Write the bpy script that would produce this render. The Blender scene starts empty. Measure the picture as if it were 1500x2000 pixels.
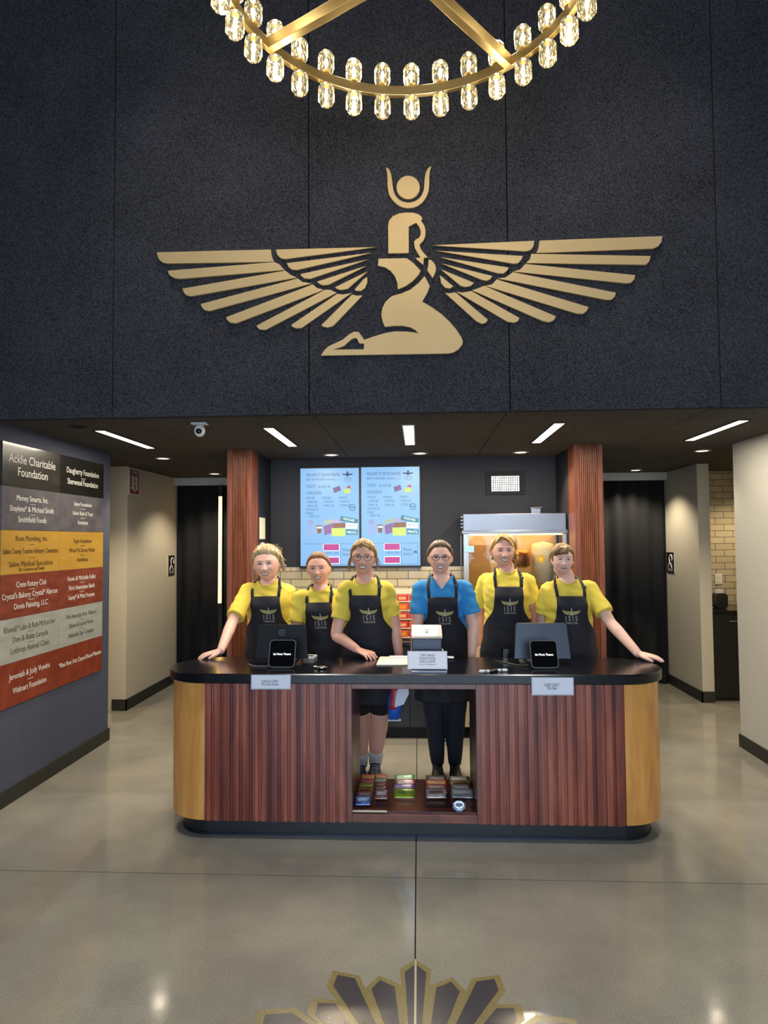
import bpy, bmesh, math, random
import numpy as np
from mathutils import Vector, Matrix, noise as mnoise
from mathutils.bvhtree import BVHTree
PI = math.pi
SC = bpy.context.scene
COL = SC.collection
random.seed(7)

# ------------------------------------------------------------------ camera
F = 1320.0
YAW, PITCH, ROLL = map(math.radians, (2.917, 2.409, -0.418))
CAM = np.array([0, 0, 1.68])
def _axes():
    cy, sy = math.cos(YAW), math.sin(YAW)
    f = np.array([-sy*math.cos(PITCH), cy*math.cos(PITCH), math.sin(PITCH)])
    r = np.array([cy, sy, 0.0]); u = np.cross(r, f)
    c, s = math.cos(ROLL), math.sin(ROLL)
    return c*r+s*u, -s*r+c*u, f
AX = _axes()
def ray(x, y): return AX[2]*F+AX[0]*(x-750)-AX[1]*(y-1000)
def atY(x, y, Y): d = ray(x, y); return CAM+d*(Y/d[1])
def atX(x, y, X): d = ray(x, y); return CAM+d*(X/d[0])
def atZ(x, y, Z): d = ray(x, y); return CAM+d*((Z-CAM[2])/d[2])
cam = bpy.data.cameras.new('camera'); cam.sensor_fit = 'HORIZONTAL'; cam.sensor_width = 36
cam.lens = F*36/1500; cam.clip_start = .05; cam.clip_end = 60
co = bpy.data.objects.new('camera', cam); COL.objects.link(co); SC.camera = co
co.matrix_world = Matrix(((AX[0][0], AX[1][0], -AX[2][0], 0), (AX[0][1], AX[1][1], -AX[2][1], 0), (AX[0][2], AX[1][2], -AX[2][2], 1.68), (0, 0, 0, 1)))

# ------------------------------------------------------------------ light & exposure
SC.view_settings.view_transform = 'Standard'; SC.view_settings.look = 'None'
SC.view_settings.gamma = 1; SC.view_settings.use_curve_mapping = False
SC.view_settings.exposure = 0.0
W = bpy.data.worlds.new('world'); SC.world = W; W.use_nodes = True
W.node_tree.nodes['Background'].inputs[0].default_value = (.55, .68, .9, 1)
W.node_tree.nodes['Background'].inputs[1].default_value = 1.0
def light(name, kind, loc, energy, col=(1, 1, 1), size=.1, sizey=None, rot=(0, 0, 0), spot=None, blend=.5):
    l = bpy.data.lights.new(name, kind); l.energy = energy; l.color = col
    if kind == 'AREA':
        l.size = size
        if sizey: l.shape = 'RECTANGLE'; l.size_y = sizey
    else: l.shadow_soft_size = size
    if kind == 'SPOT': l.spot_size = spot or 1.2; l.spot_blend = blend
    o = bpy.data.objects.new(name, l); o.location = loc; o.rotation_euler = rot; COL.objects.link(o); return o
E_DAY, E_STRIP, E_DOWN, E_CHAN = 345, 24, 28, 2.6
# daylight through the glazed shop front behind the camera
light('window_daylight', 'AREA', (0, -3.9, 1.9), E_DAY, (.62, .79, 1), 4.6, 3.4, (PI/2, 0, 0))
WARM = (1, .83, .6)

# ------------------------------------------------------------------ helpers
def lin(c):
    if isinstance(c, str): c = tuple(int(c[i:i+2], 16)/255 for i in (0, 2, 4))
    return tuple(((v/12.92) if v <= .04045 else ((v+.055)/1.055)**2.4) for v in c)+(1,)
_M = {}
def mat(name, col='888888', rough=.5, metal=0, spec=.5, emit=0, ecol=None, bump=None, mott=None, sub=0, coat=0, stretch=(1, 1, 1), sheen=0):
    """bump=(scale,strength,distance) noise bump; mott=(scale,amount,colour2) noise mix"""
    if name in _M: return _M[name]
    m = bpy.data.materials.new(name); m.use_nodes = True; nt = m.node_tree; b = nt.nodes['Principled BSDF']
    b.inputs['Base Color'].default_value = lin(col); b.inputs['Roughness'].default_value = rough
    b.inputs['Metallic'].default_value = metal; b.inputs['Specular IOR Level'].default_value = spec
    if sub: b.inputs['Subsurface Weight'].default_value = sub; b.inputs['Subsurface Radius'].default_value = (.02, .008, .004); b.inputs['Subsurface Scale'].default_value = .6
    if coat: b.inputs['Coat Weight'].default_value = coat; b.inputs['Coat Roughness'].default_value = .08
    if sheen: b.inputs['Sheen Weight'].default_value = sheen
    if emit: b.inputs['Emission Color'].default_value = lin(ecol or col); b.inputs['Emission Strength'].default_value = emit
    if bump or mott:
        tc = nt.nodes.new('ShaderNodeTexCoord'); mp = nt.nodes.new('ShaderNodeMapping'); mp.inputs['Scale'].default_value = stretch
        nt.links.new(tc.outputs['Object'], mp.inputs[0])
    if mott:
        n = nt.nodes.new('ShaderNodeTexNoise'); n.inputs['Scale'].default_value = mott[0]; n.inputs['Detail'].default_value = 5
        r = nt.nodes.new('ShaderNodeMapRange'); r.inputs[1].default_value = .35; r.inputs[2].default_value = .65; r.inputs[4].default_value = mott[1]
        x = nt.nodes.new('ShaderNodeMix'); x.data_type = 'RGBA'; x.inputs[6].default_value = lin(col); x.inputs[7].default_value = lin(mott[2])
        nt.links.new(mp.outputs[0], n.inputs['Vector']); nt.links.new(n.outputs['Fac'], r.inputs[0]); nt.links.new(r.outputs[0], x.inputs[0]); nt.links.new(x.outputs[2], b.inputs['Base Color'])
    if bump:
        n = nt.nodes.new('ShaderNodeTexNoise'); n.inputs['Scale'].default_value = bump[0]; n.inputs['Detail'].default_value = 4
        bb = nt.nodes.new('ShaderNodeBump'); bb.inputs['Strength'].default_value = bump[1]; bb.inputs['Distance'].default_value = bump[2]
        nt.links.new(mp.outputs[0], n.inputs['Vector']); nt.links.new(n.outputs['Fac'], bb.inputs['Height']); nt.links.new(bb.outputs[0], b.inputs['Normal'])
    _M[name] = m; return m

class MB:
    def __init__(s): s.v = []; s.f = []; s.mi = []
    def add(s, vs, fs, mi=0):
        o = len(s.v); s.v += [tuple(map(float, v)) for v in vs]; s.f += [tuple(i+o for i in f) for f in fs]; s.mi += [mi]*len(fs); return s
    def box(s, x0, x1, y0, y1, z0, z1, mi=0, M=None):
        vs = [Vector((x, y, z)) for z in (z0, z1) for y in (y0, y1) for x in (x0, x1)]
        if M is not None: vs = [M @ v for v in vs]
        return s.add(vs, [(0, 2, 3, 1), (4, 5, 7, 6), (0, 1, 5, 4), (2, 6, 7, 3), (0, 4, 6, 2), (1, 3, 7, 5)], mi)
    def rings(s, R, mi=0, cap=True, close=False):
        n = len(R[0]); vs = [p for r in R for p in r]; fs = []
        m = len(R)
        for i in range(m if close else m-1):
            j = (i+1) % m
            for k in range(n):
                k2 = (k+1) % n; fs.append((i*n+k, i*n+k2, j*n+k2, j*n+k))
        if cap and not close: fs.append(tuple(range(n))[::-1]); fs.append(tuple((m-1)*n+k for k in range(n)))
        return s.add(vs, fs, mi)
    def tube(s, P, r, n=8, mi=0, close=False, flat=None, caps=2):
        """tube along points; r scalar or list; flat=(a,b,updir) makes an elliptic section; round caps"""
        P = [Vector(p) for p in P]; m = len(P); rr = [r]*m if not hasattr(r, '__len__') else list(r)
        if not close and caps == 2 and not flat:
            d0 = (P[0]-P[1]).normalized(); d1 = (P[-1]-P[-2]).normalized()
            P = [P[0]+d0*rr[0]*.95, P[0]+d0*rr[0]*.65]+P+[P[-1]+d1*rr[-1]*.65, P[-1]+d1*rr[-1]*.95]
            rr = [rr[0]*.3, rr[0]*.76]+rr+[rr[-1]*.76, rr[-1]*.3]; m = len(P)
        up = Vector(flat[2]) if flat else None; R = []; prev = None
        for i in range(m):
            t = (P[(i+1) % m]-P[i-1]) if close else (P[min(i+1, m-1)]-P[max(i-1, 0)])
            t.normalize()
            a = up.copy() if up is not None else (prev.copy() if prev is not None else (Vector((0, 0, 1)) if abs(t.z) < .9 else Vector((1, 0, 0))))
            a = (a-t*a.dot(t)).normalized(); prev = a; b = t.cross(a)
            fa, fb = (flat[0], flat[1]) if flat else (1, 1)
            R.append([P[i]+(a*math.cos(2*PI*k/n)*fa+b*math.sin(2*PI*k/n)*fb)*rr[i] for k in range(n)])
        return s.rings(R, mi, True, close)
    def cyl(s, c, r, h, n=24, mi=0, axis='z', r2=None):
        r2 = r if r2 is None else r2; c = Vector(c)
        def pt(a, rad, t):
            x, y = rad*math.cos(a), rad*math.sin(a)
            return c+Vector({'z': (x, y, t), 'y': (x, t, y), 'x': (t, x, y)}[axis])
        return s.rings([[pt(2*PI*k/n, q, t) for k in range(n)] for q, t in ((r, 0), (r2, h))], mi)
    def lathe(s, c, prof, n=24, mi=0, M=None):
        c = Vector(c); R = [[Vector((q*math.cos(2*PI*k/n), q*math.sin(2*PI*k/n), z)) for k in range(n)] for q, z in prof]
        R = [[c+((M @ v) if M else v) for v in r] for r in R]
        return s.rings(R, mi)
    def ball(s, c, rx, ry=None, rz=None, n=16, mi=0, M=None):
        ry = ry or rx; rz = rz or rx; c = Vector(c); R = []
        for i in range(1, n//2):
            a = PI*i/(n//2); R.append([Vector((rx*math.sin(a)*math.cos(2*PI*k/n), ry*math.sin(a)*math.sin(2*PI*k/n), -rz*math.cos(a))) for k in range(n)])
        R = [[c+((M @ v) if M else v) for v in r] for r in R]
        return s.rings(R, mi)
    def mesh(s, name):
        me = bpy.data.meshes.new(name); me.from_pydata(s.v, [], s.f); me.polygons.foreach_set('material_index', s.mi); me.update(); return me
    def build(s, name, mats, parent=None, bevel=0, smooth=False, fix=True):
        me = s.mesh(name)
        if fix:
            bm = bmesh.new(); bm.from_mesh(me); bmesh.ops.recalc_face_normals(bm, faces=bm.faces); bm.to_mesh(me); bm.free()
        return obj(name, me, mats, parent, bevel, smooth)
def obj(name, me, mats, parent=None, bevel=0, smooth=False):
    o = bpy.data.objects.new(name, me); COL.objects.link(o)
    for m in (mats if isinstance(mats, (list, tuple)) else [mats]):
        if m: me.materials.append(m)
    if parent: o.parent = parent
    if smooth: me.polygons.foreach_set('use_smooth', [True]*len(me.polygons))
    if bevel:
        b = o.modifiers.new('b', 'BEVEL'); b.width = bevel; b.segments = 2; b.limit_method = 'ANGLE'; b.angle_limit = .6
    return o
def bx(name, x0, x1, y0, y1, z0, z1, m, parent=None, bevel=0): return MB().box(x0, x1, y0, y1, z0, z1).build(name, m, parent, bevel)
def tag(o, label=None, cat=None, group=None, kind=None):
    if label: o['label'] = label
    if cat: o['category'] = cat
    if group: o['group'] = group
    if kind: o['kind'] = kind
    return o
def thing(name, label, cat, loc=(0, 0, 0), group=None):
    """an Empty at the thing's base; children are built in world coordinates and re-based"""
    o = bpy.data.objects.new(name, None); o.empty_display_size = .05; o.location = loc; COL.objects.link(o); return tag(o, label, cat, group)
def rebase(root):
    """parts were modelled in world coordinates: shift their data into the root's frame"""
    d = Matrix.Translation(-Vector(root.location))
    for c in COL.objects:
        if c.parent == root and c.type == 'MESH' and not c.get('_rb'):
            c.data.transform(d); c['_rb'] = 1
            for g in COL.objects:
                if g.parent == c and g.type == 'MESH' and not g.get('_rb'): g.data.transform(d); g['_rb'] = 1
def struct(o): return tag(o, kind='structure')
def copy_tree(o, loc=None):
    c = o.copy(); COL.objects.link(c)
    if loc is not None: c.location = loc
    for ch in [x for x in COL.objects if x.parent == o]:
        k = copy_tree(ch); k.parent = c
    return c
def basis(o, x, y):
    x = Vector(x).normalized(); y = Vector(y).normalized(); z = x.cross(y)
    return Matrix(((x.x, y.x, z.x, o[0]), (x.y, y.y, z.y, o[1]), (x.z, y.z, z.z, o[2]), (0, 0, 0, 1)))
DG = lambda: bpy.context.evaluated_depsgraph_get()
def curve_mesh(cu):
    o = bpy.data.objects.new('t', cu); COL.objects.link(o); me = bpy.data.meshes.new_from_object(o.evaluated_get(DG()))
    bpy.data.objects.remove(o); bpy.data.curves.remove(cu); return me
def shape_mesh(loops, th=.01, bevel=0, M=None):
    """flat outlines (closed loops of 2-D points, holes allowed) given real thickness along local z"""
    cu = bpy.data.curves.new('c', 'CURVE'); cu.dimensions = '2D'; cu.fill_mode = 'BOTH'; cu.extrude = th/2; cu.bevel_depth = bevel; cu.bevel_resolution = 1; cu.offset = -bevel
    for L in loops:
        sp = cu.splines.new('POLY'); sp.points.add(len(L)-1); sp.use_cyclic_u = True
        for p, q in zip(sp.points, L): p.co = (q[0], q[1], 0, 1)
    me = curve_mesh(cu)
    me.transform(Matrix.Translation((0, 0, th/2)))
    if M is not None: me.transform(M)
    return me
def text_mesh(t, size, w=None, th=.0008, bold=0, align='CENTER', M=None, shear=0, sp=1.0, line=1.0):
    cu = bpy.data.curves.new('t', 'FONT'); cu.body = t; cu.size = size; cu.align_x = align; cu.align_y = 'CENTER'; cu.extrude = th/2; cu.resolution_u = 3; cu.shear = shear; cu.space_character = sp; cu.space_line = line
    me = curve_mesh(cu)
    n = len(me.vertices)
    if w and n:
        xs = [v.co.x for v in me.vertices]; k = w/max(1e-6, (max(xs)-min(xs))); me.transform(Matrix.Diagonal((k, 1, 1, 1)))
    me.transform(Matrix.Translation((0, 0, th/2)))
    if M is not None: me.transform(M)
    return me
def merge(meshes, name='m'):
    bm = bmesh.new()
    for me in meshes: bm.from_mesh(me); bpy.data.meshes.remove(me)
    me = bpy.data.meshes.new(name); bm.to_mesh(me); bm.free(); return me
def smooth_loop(L, k=2, closed=True):
    for _ in range(k):
        o = []
        n = len(L)
        for i in range(n if closed else n-1):
            a, b = L[i], L[(i+1) % n]; o += [(a[0]*.75+b[0]*.25, a[1]*.75+b[1]*.25), (a[0]*.25+b[0]*.75, a[1]*.25+b[1]*.75)]
        L = o
    return L

# ------------------------------------------------------------------ materials
def felt(name, c1, c2, bumpd=.006):
    m = bpy.data.materials.new(name); m.use_nodes = True; nt = m.node_tree; b = nt.nodes['Principled BSDF']; b.inputs['Roughness'].default_value = .95; b.inputs['Specular IOR Level'].default_value = .2
    tc = nt.nodes.new('ShaderNodeTexCoord'); n = nt.nodes.new('ShaderNodeTexNoise'); n.inputs['Scale'].default_value = 170; n.inputs['Detail'].default_value = 3; n.inputs['Roughness'].default_value = .7
    n2 = nt.nodes.new('ShaderNodeTexNoise'); n2.inputs['Scale'].default_value = 2.3; n2.inputs['Detail'].default_value = 3
    r = nt.nodes.new('ShaderNodeValToRGB'); r.color_ramp.elements[0].position = .36; r.color_ramp.elements[0].color = lin(c1); r.color_ramp.elements[1].position = .68; r.color_ramp.elements[1].color = lin(c2)
    ma = nt.nodes.new('ShaderNodeMath'); ma.operation = 'MULTIPLY_ADD'; ma.inputs[1].default_value = .12; 
    nt.links.new(tc.outputs['Object'], n.inputs['Vector']); nt.links.new(tc.outputs['Object'], n2.inputs['Vector'])
    nt.links.new(n2.outputs['Fac'], ma.inputs[0]); s = nt.nodes.new('ShaderNodeMath'); s.operation = 'SUBTRACT'; s.inputs[1].default_value = .06
    nt.links.new(n.outputs['Fac'], s.inputs[0]); nt.links.new(s.outputs[0], ma.inputs[2]); nt.links.new(ma.outputs[0], r.inputs[0]); nt.links.new(r.outputs[0], b.inputs['Base Color'])
    bb = nt.nodes.new('ShaderNodeBump'); bb.inputs['Strength'].default_value = .8; bb.inputs['Distance'].default_value = bumpd
    nt.links.new(n.outputs['Fac'], bb.inputs['Height']); nt.links.new(bb.outputs[0], b.inputs['Normal']); return m
m_felt = felt('charcoal_felt', '0b0b0f', '48484f')
m_ceil = felt('dark_felt_ceiling', '2a2826', '6a665f')
m_black = mat('black_paint', '141416', .7)
m_groove = mat('groove', '060607', .9)
m_base = mat('rubber_base', '26261f', .55)
def wood(name, c1, c2, c3, scale=(14, 14, 1.2), rough=.35, coat=.25, slat=None):
    m = bpy.data.materials.new(name); m.use_nodes = True; nt = m.node_tree; b = nt.nodes['Principled BSDF']; b.inputs['Roughness'].default_value = rough; b.inputs['Coat Weight'].default_value = coat; b.inputs['Coat Roughness'].default_value = .2
    tc = nt.nodes.new('ShaderNodeTexCoord'); mp = nt.nodes.new('ShaderNodeMapping'); mp.inputs['Scale'].default_value = scale
    n = nt.nodes.new('ShaderNodeTexNoise'); n.inputs['Scale'].default_value = 2.2; n.inputs['Detail'].default_value = 8; n.inputs['Roughness'].default_value = .62; n.inputs['Distortion'].default_value = .6
    r = nt.nodes.new('ShaderNodeValToRGB'); e = r.color_ramp.elements; e[0].position = .28; e[0].color = lin(c1); e[1].position = .72; e[1].color = lin(c3); k = e.new(.5); k.color = lin(c2)
    nt.links.new(tc.outputs['Object'], mp.inputs[0]); nt.links.new(mp.outputs[0], n.inputs['Vector']); out = n.outputs['Fac']
    if slat:
        sx = nt.nodes.new('ShaderNodeSeparateXYZ'); nt.links.new(tc.outputs['Object'], sx.inputs[0])
        d = nt.nodes.new('ShaderNodeMath'); d.operation = 'DIVIDE'; d.inputs[1].default_value = slat; nt.links.new(sx.outputs[0], d.inputs[0])
        fl = nt.nodes.new('ShaderNodeMath'); fl.operation = 'FLOOR'; nt.links.new(d.outputs[0], fl.inputs[0])
        wn = nt.nodes.new('ShaderNodeTexWhiteNoise'); wn.noise_dimensions = '1D'; nt.links.new(fl.outputs[0], wn.inputs['W'])
        ma = nt.nodes.new('ShaderNodeMath'); ma.operation = 'MULTIPLY_ADD'; ma.inputs[1].default_value = .3; nt.links.new(wn.outputs['Value'], ma.inputs[0])
        su = nt.nodes.new('ShaderNodeMath'); su.operation = 'SUBTRACT'; su.inputs[1].default_value = .15; nt.links.new(out, su.inputs[0]); nt.links.new(su.outputs[0], ma.inputs[2]); out = ma.outputs[0]
    nt.links.new(out, r.inputs[0]); nt.links.new(r.outputs[0], b.inputs['Base Color'])
    bb = nt.nodes.new('ShaderNodeBump'); bb.inputs['Strength'].default_value = .15; bb.inputs['Distance'].default_value = .002
    nt.links.new(n.outputs['Fac'], bb.inputs['Height']); nt.links.new(bb.outputs[0], b.inputs['Normal']); return m
m_slat = wood('walnut_slats', '5a2218', '833a27', 'a05840', scale=(7, 7, .8), slat=.0553)
m_maple = wood('maple_veneer', 'b47636', 'cf8f46', 'dfa65c', scale=(5, 5, .9), rough=.4)
m_darkwood = wood('dark_walnut', '3a1b14', '552d20', '6b3c2b', scale=(2, 14, 14), rough=.3)
m_pillar = wood('fluted_oak', '4e2210', '713a1e', '8c4f2e', scale=(16, 16, 1.0), rough=.45, coat=.1)
m_brass = mat('brushed_brass', 'cdb27a', .38, 1, bump=(60, .08, .002), stretch=(1, 1, 8))
m_gold = mat('satin_gold', 'b99e70', .5, .25, mott=(3, .25, 'a58a5a'))
m_steel = mat('stainless_steel', '85868a', .36, 1, bump=(40, .05, .002), stretch=(1, 1, 12))
m_chrome = mat('chrome', 'd5d7da', .12, 1)
m_blackgloss = mat('black_gloss', '0b0b0d', .12)
m_blackplastic = mat('black_plastic', '17171a', .4)
m_paper = mat('white_paper', 'd9dbe6', .7)
m_cream = mat('cream_paper', 'd8d2bc', .8)
m_ink = mat('dark_ink', '32343c', .8)
m_white = mat('white_plastic', 'd9d9d6', .4)
m_strip = mat('lit_diffuser', 'fff4de', emit=6, ecol='fff2dc')
m_down = mat('lit_lens', 'fff0d0', emit=5, ecol='ffe9c8')
m_plaster = mat('beige_plaster', 'c3bba6', .85, bump=(60, .15, .002))
m_drywall = mat('warm_white_paint', 'c0b8a4', .8, bump=(120, .06, .001))
m_trimw = mat('pale_trim', 'a9a69c', .6)

# ------------------------------------------------------------------ setting
CH = 2.45
def brick_mat():
    m = bpy.data.materials.new('subway_tile'); m.use_nodes = True; nt = m.node_tree; b = nt.nodes['Principled BSDF']
    tc = nt.nodes.new('ShaderNodeTexCoord'); sx = nt.nodes.new('ShaderNodeSeparateXYZ'); cx = nt.nodes.new('ShaderNodeCombineXYZ')
    nt.links.new(tc.outputs['Object'], sx.inputs[0]); nt.links.new(sx.outputs[0], cx.inputs[0]); nt.links.new(sx.outputs[2], cx.inputs[1])
    t = nt.nodes.new('ShaderNodeTexBrick'); t.inputs['Scale'].default_value = 1; t.inputs['Brick Width'].default_value = .2; t.inputs['Row Height'].default_value = .0735; t.inputs['Mortar Size'].default_value = .0028; t.inputs['Mortar Smooth'].default_value = .1
    t.inputs['Color1'].default_value = lin('bdb297'); t.inputs['Color2'].default_value = lin('b0a58a'); t.inputs['Mortar'].default_value = lin('35322c')
    nt.links.new(cx.outputs[0], t.inputs['Vector']); nt.links.new(t.outputs['Color'], b.inputs['Base Color'])
    r = nt.nodes.new('ShaderNodeMapRange'); r.inputs[3].default_value = .2; r.inputs[4].default_value = .8; nt.links.new(t.outputs['Fac'], r.inputs[0]); nt.links.new(r.outputs[0], b.inputs['Roughness'])
    bb = nt.nodes.new('ShaderNodeBump'); bb.inputs['Strength'].default_value = .5; bb.inputs['Distance'].default_value = .003; bb.invert = True; nt.links.new(t.outputs['Fac'], bb.inputs['Height']); nt.links.new(bb.outputs[0], b.inputs['Normal'])
    return m
m_tile = brick_mat()
def floor_mat():
    m = bpy.data.materials.new('polished_concrete'); m.use_nodes = True; nt = m.node_tree; b = nt.nodes['Principled BSDF']
    tc = nt.nodes.new('ShaderNodeTexCoord')
    def nz(s, d, ro=.5):
        n = nt.nodes.new('ShaderNodeTexNoise'); n.inputs['Scale'].default_value = s; n.inputs['Detail'].default_value = d; n.inputs['Roughness'].default_value = ro; nt.links.new(tc.outputs['Object'], n.inputs['Vector']); return n
    a, c = nz(1.3, 6, .6), nz(150, 3, .7)
    r = nt.nodes.new('ShaderNodeValToRGB'); e = r.color_ramp.elements; e[0].position = .3; e[0].color = lin('7e7b72'); e[1].position = .7; e[1].color = lin('9d998c')
    nt.links.new(a.outputs['Fac'], r.inputs[0])
    x = nt.nodes.new('ShaderNodeMix'); x.data_type = 'RGBA'; x.blend_type = 'MULTIPLY'; x.inputs[0].default_value = .55
    r2 = nt.nodes.new('ShaderNodeValToRGB'); e = r2.color_ramp.elements; e[0].position = .3; e[0].color = (.45, .45, .45, 1); e[1].position = .62; e[1].color = (1.1, 1.1, 1.1, 1)
    nt.links.new(c.outputs['Fac'], r2.inputs[0]); nt.links.new(r.outputs[0], x.inputs[6]); nt.links.new(r2.outputs[0], x.inputs[7]); nt.links.new(x.outputs[2], b.inputs['Base Color'])
    q = nt.nodes.new('ShaderNodeMapRange'); q.inputs[3].default_value = .06; q.inputs[4].default_value = .15; nt.links.new(nz(6, 4).outputs['Fac'], q.inputs[0]); nt.links.new(q.outputs[0], b.inputs['Roughness'])
    b.inputs['Specular IOR Level'].default_value = .55
    bb = nt.nodes.new('ShaderNodeBump'); bb.inputs['Strength'].default_value = .03; bb.inputs['Distance'].default_value = .01; nt.links.new(nz(9, 3).outputs['Fac'], bb.inputs['Height']); nt.links.new(bb.outputs[0], b.inputs['Normal'])
    return m
m_floor = floor_mat()
JX, JY = -.03, 3.443
fl = MB(); g = .003
xs = [-6, JX-g, JX+g, 6]; ys = [-4.2, JY-g, JY+g, 8.6]
for i in (0, 2):
    for j in (0, 2): fl.box(xs[i], xs[i+1], ys[j], ys[j+1], -.1, 0)
fl.box(-6, 6, -4.2, 8.6, -.14, -.004, 1)
struct(fl.build('floor', [m_floor, m_groove]))
# high front wall over the counter, felt panels with reveals between them
wf = MB(); SE = [-2.72, -1.835, -.641, .5415, 1.744, 2.66]
for i in range(5): wf.box(SE[i]+(.003 if i else 0), SE[i+1]-.003, 3.95, 4.0, CH-.02, 6.2)
wf.box(-2.72, 2.66, 4.0, 4.1, CH+.06, 6.2, 1)
struct(wf.build('wall_front', [m_felt, m_groove], bevel=.002))
ce = MB(); SS = [-6, -1.835, -.641, .5415, 1.744, 6]
for i in range(5): ce.box(SS[i]+.003, SS[i+1]-.003, 3.97 if 0 < i < 4 else 4.0, 8.6, CH, CH+.03)
ce.box(-6, 6, 4.02, 8.6, CH+.03, CH+.1, 1)
struct(ce.build('ceiling', [m_ceil, m_groove]))
struct(bx('ceiling_lobby', -2.8, 2.8, -4.2, 4.0, 6.2, 6.3, m_black))
def pattern_wall(name, c1, c2):
    m = bpy.data.materials.new(name); m.use_nodes = True; nt = m.node_tree; b = nt.nodes['Principled BSDF']; b.inputs['Roughness'].default_value = .75
    tc = nt.nodes.new('ShaderNodeTexCoord'); sx = nt.nodes.new('ShaderNodeSeparateXYZ'); cx = nt.nodes.new('ShaderNodeCombineXYZ')
    nt.links.new(tc.outputs['Object'], sx.inputs[0]); nt.links.new(sx.outputs[1], cx.inputs[0]); nt.links.new(sx.outputs[2], cx.inputs[1])
    v = nt.nodes.new('ShaderNodeTexVoronoi'); v.feature = 'DISTANCE_TO_EDGE'; v.inputs['Scale'].default_value = 10; v.inputs['Randomness'].default_value = .25; nt.links.new(cx.outputs[0], v.inputs['Vector'])
    w = nt.nodes.new('ShaderNodeTexNoise'); w.inputs['Scale'].default_value = 30; nt.links.new(cx.outputs[0], w.inputs['Vector'])
    r = nt.nodes.new('ShaderNodeMapRange'); r.inputs[1].default_value = 0; r.inputs[2].default_value = .06; nt.links.new(v.outputs['Distance'], r.inputs[0])
    ad = nt.nodes.new('ShaderNodeMath'); ad.operation = 'MULTIPLY_ADD'; ad.inputs[1].default_value = .6; nt.links.new(w.outputs['Fac'], ad.inputs[0]); nt.links.new(r.outputs[0], ad.inputs[2])
    x = nt.nodes.new('ShaderNodeMix'); x.data_type = 'RGBA'; x.inputs[6].default_value = lin(c1); x.inputs[7].default_value = lin(c2); nt.links.new(w.outputs['Fac'], x.inputs[0]); nt.links.new(x.outputs[2], b.inputs['Base Color'])
    bb = nt.nodes.new('ShaderNodeBump'); bb.inputs['Strength'].default_value = .09; bb.inputs['Distance'].default_value = .004; nt.links.new(ad.outputs[0], bb.inputs['Height']); nt.links.new(bb.outputs[0], b.inputs['Normal']); return m
m_lwall = pattern_wall('slate_wallcovering', '3a4050', '4a5062')
m_rwall = pattern_wall('beige_wallcovering', 'b2b0a6', 'bebcb2')
struct(MB().box(-2.8, -2.66, -4.2, 5.7, 0, CH).build('wall_left', m_lwall))
struct(MB().box(-2.8, -2.66, -4.2, 3.95, CH, 6.2).build('wall_left_upper', m_felt))
struct(MB().box(2.58, 2.72, -4.2, 5.66, 0, CH).build('wall_right', m_rwall))
struct(MB().box(2.58, 2.72, -4.2, 3.95, CH, 6.2).build('wall_right_upper', m_felt))
struct(bx('baseboard_left', -2.66, -2.648, -4.2, 5.7, 0, .1, m_base)); struct(bx('baseboard_left_end', -2.8, -2.648, 5.7, 5.712, 0, .1, m_base))
struct(bx('baseboard_right', 2.568, 2.58, -4.2, 5.66, 0, .1, m_base)); struct(bx('baseboard_right_end', 2.568, 2.72, 5.66, 5.672, 0, .1, m_base))
# glazed shop front behind the camera
rw = MB(); rw.box(-2.8, 2.7, -4.2, -4.05, 0, .2); rw.box(-2.8, 2.7, -4.2, -4.05, 3.7, 6.2); rw.box(-2.8, -2.35, -4.2, -4.05, .2, 3.7); rw.box(2.3, 2.7, -4.2, -4.05, .2, 3.7)
struct(rw.build('wall_rear', m_plaster))
wn = MB()
for x in (-2.35, -1.2, -.05, 1.1, 2.25): wn.box(x-.02, x+.04, -4.15, -4.07, .2, 3.7)
wn.box(-2.35, 2.3, -4.15, -4.07, 2.3, 2.37)
struct(wn.build('window_1', m_black))
# corridor blocks, back wall, side alcove
struct(bx('wall_corridor_left', -3.08, -2.94, 6.69, 8.15, 0, CH, m_drywall)); struct(bx('wall_corridor_right', 2.89, 3.01, 7.15, 8.15, 0, CH, m_drywall))
struct(MB().box(-2.94, -2.928, 6.678, 8.15, 0, .11).box(-3.08, -2.928, 6.678, 6.69, 0, .11).build('baseboard_corridor_left', m_base))
struct(MB().box(2.878, 2.89, 7.138, 8.15, 0, .11).box(2.878, 3.01, 7.138, 7.15, 0, .11).build('baseboard_corridor_right', m_base))
struct(bx('wall_side_hall', -4.6, -3.08, 6.69, 6.8, 0, CH, m_drywall))
struct(bx('wall_end', -6, 6, 8.5, 8.6, 0, CH, m_black))
struct(bx('wall_far_left', -6, -4.6, 3.9, 8.6, 0, CH, m_drywall)); struct(bx('wall_far_right', 4.6, 6, 3.9, 8.6, 0, CH, m_drywall))
struct(bx('wall_hall_left_return', -4.6, -2.8, 4.0, 4.1, 0, CH, m_drywall)); struct(bx('wall_hall_right_return', 2.72, 4.6, 4.0, 4.1, 0, CH, m_drywall))
struct(bx('wall_right_tile', 3.01, 4.6, 7.95, 8.1, 0, CH, m_tile))
m_navy = mat('navy_wall_paint', '15161f', .6, bump=(200, .15, .002))
struct(bx('wall_back', -1.6, 1.5, 6.3, 6.42, 1.435, CH, m_navy)); struct(bx('wall_back_tile', -1.6, 1.5, 6.3, 6.42, 0, 1.435, m_tile))
struct(bx('wall_alcove_left', -1.6, -1.39, 5.8, 6.3, 0, CH, m_navy)); struct(bx('wall_alcove_right', 1.27, 1.5, 5.78, 6.3, 0, CH, m_navy))
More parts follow.
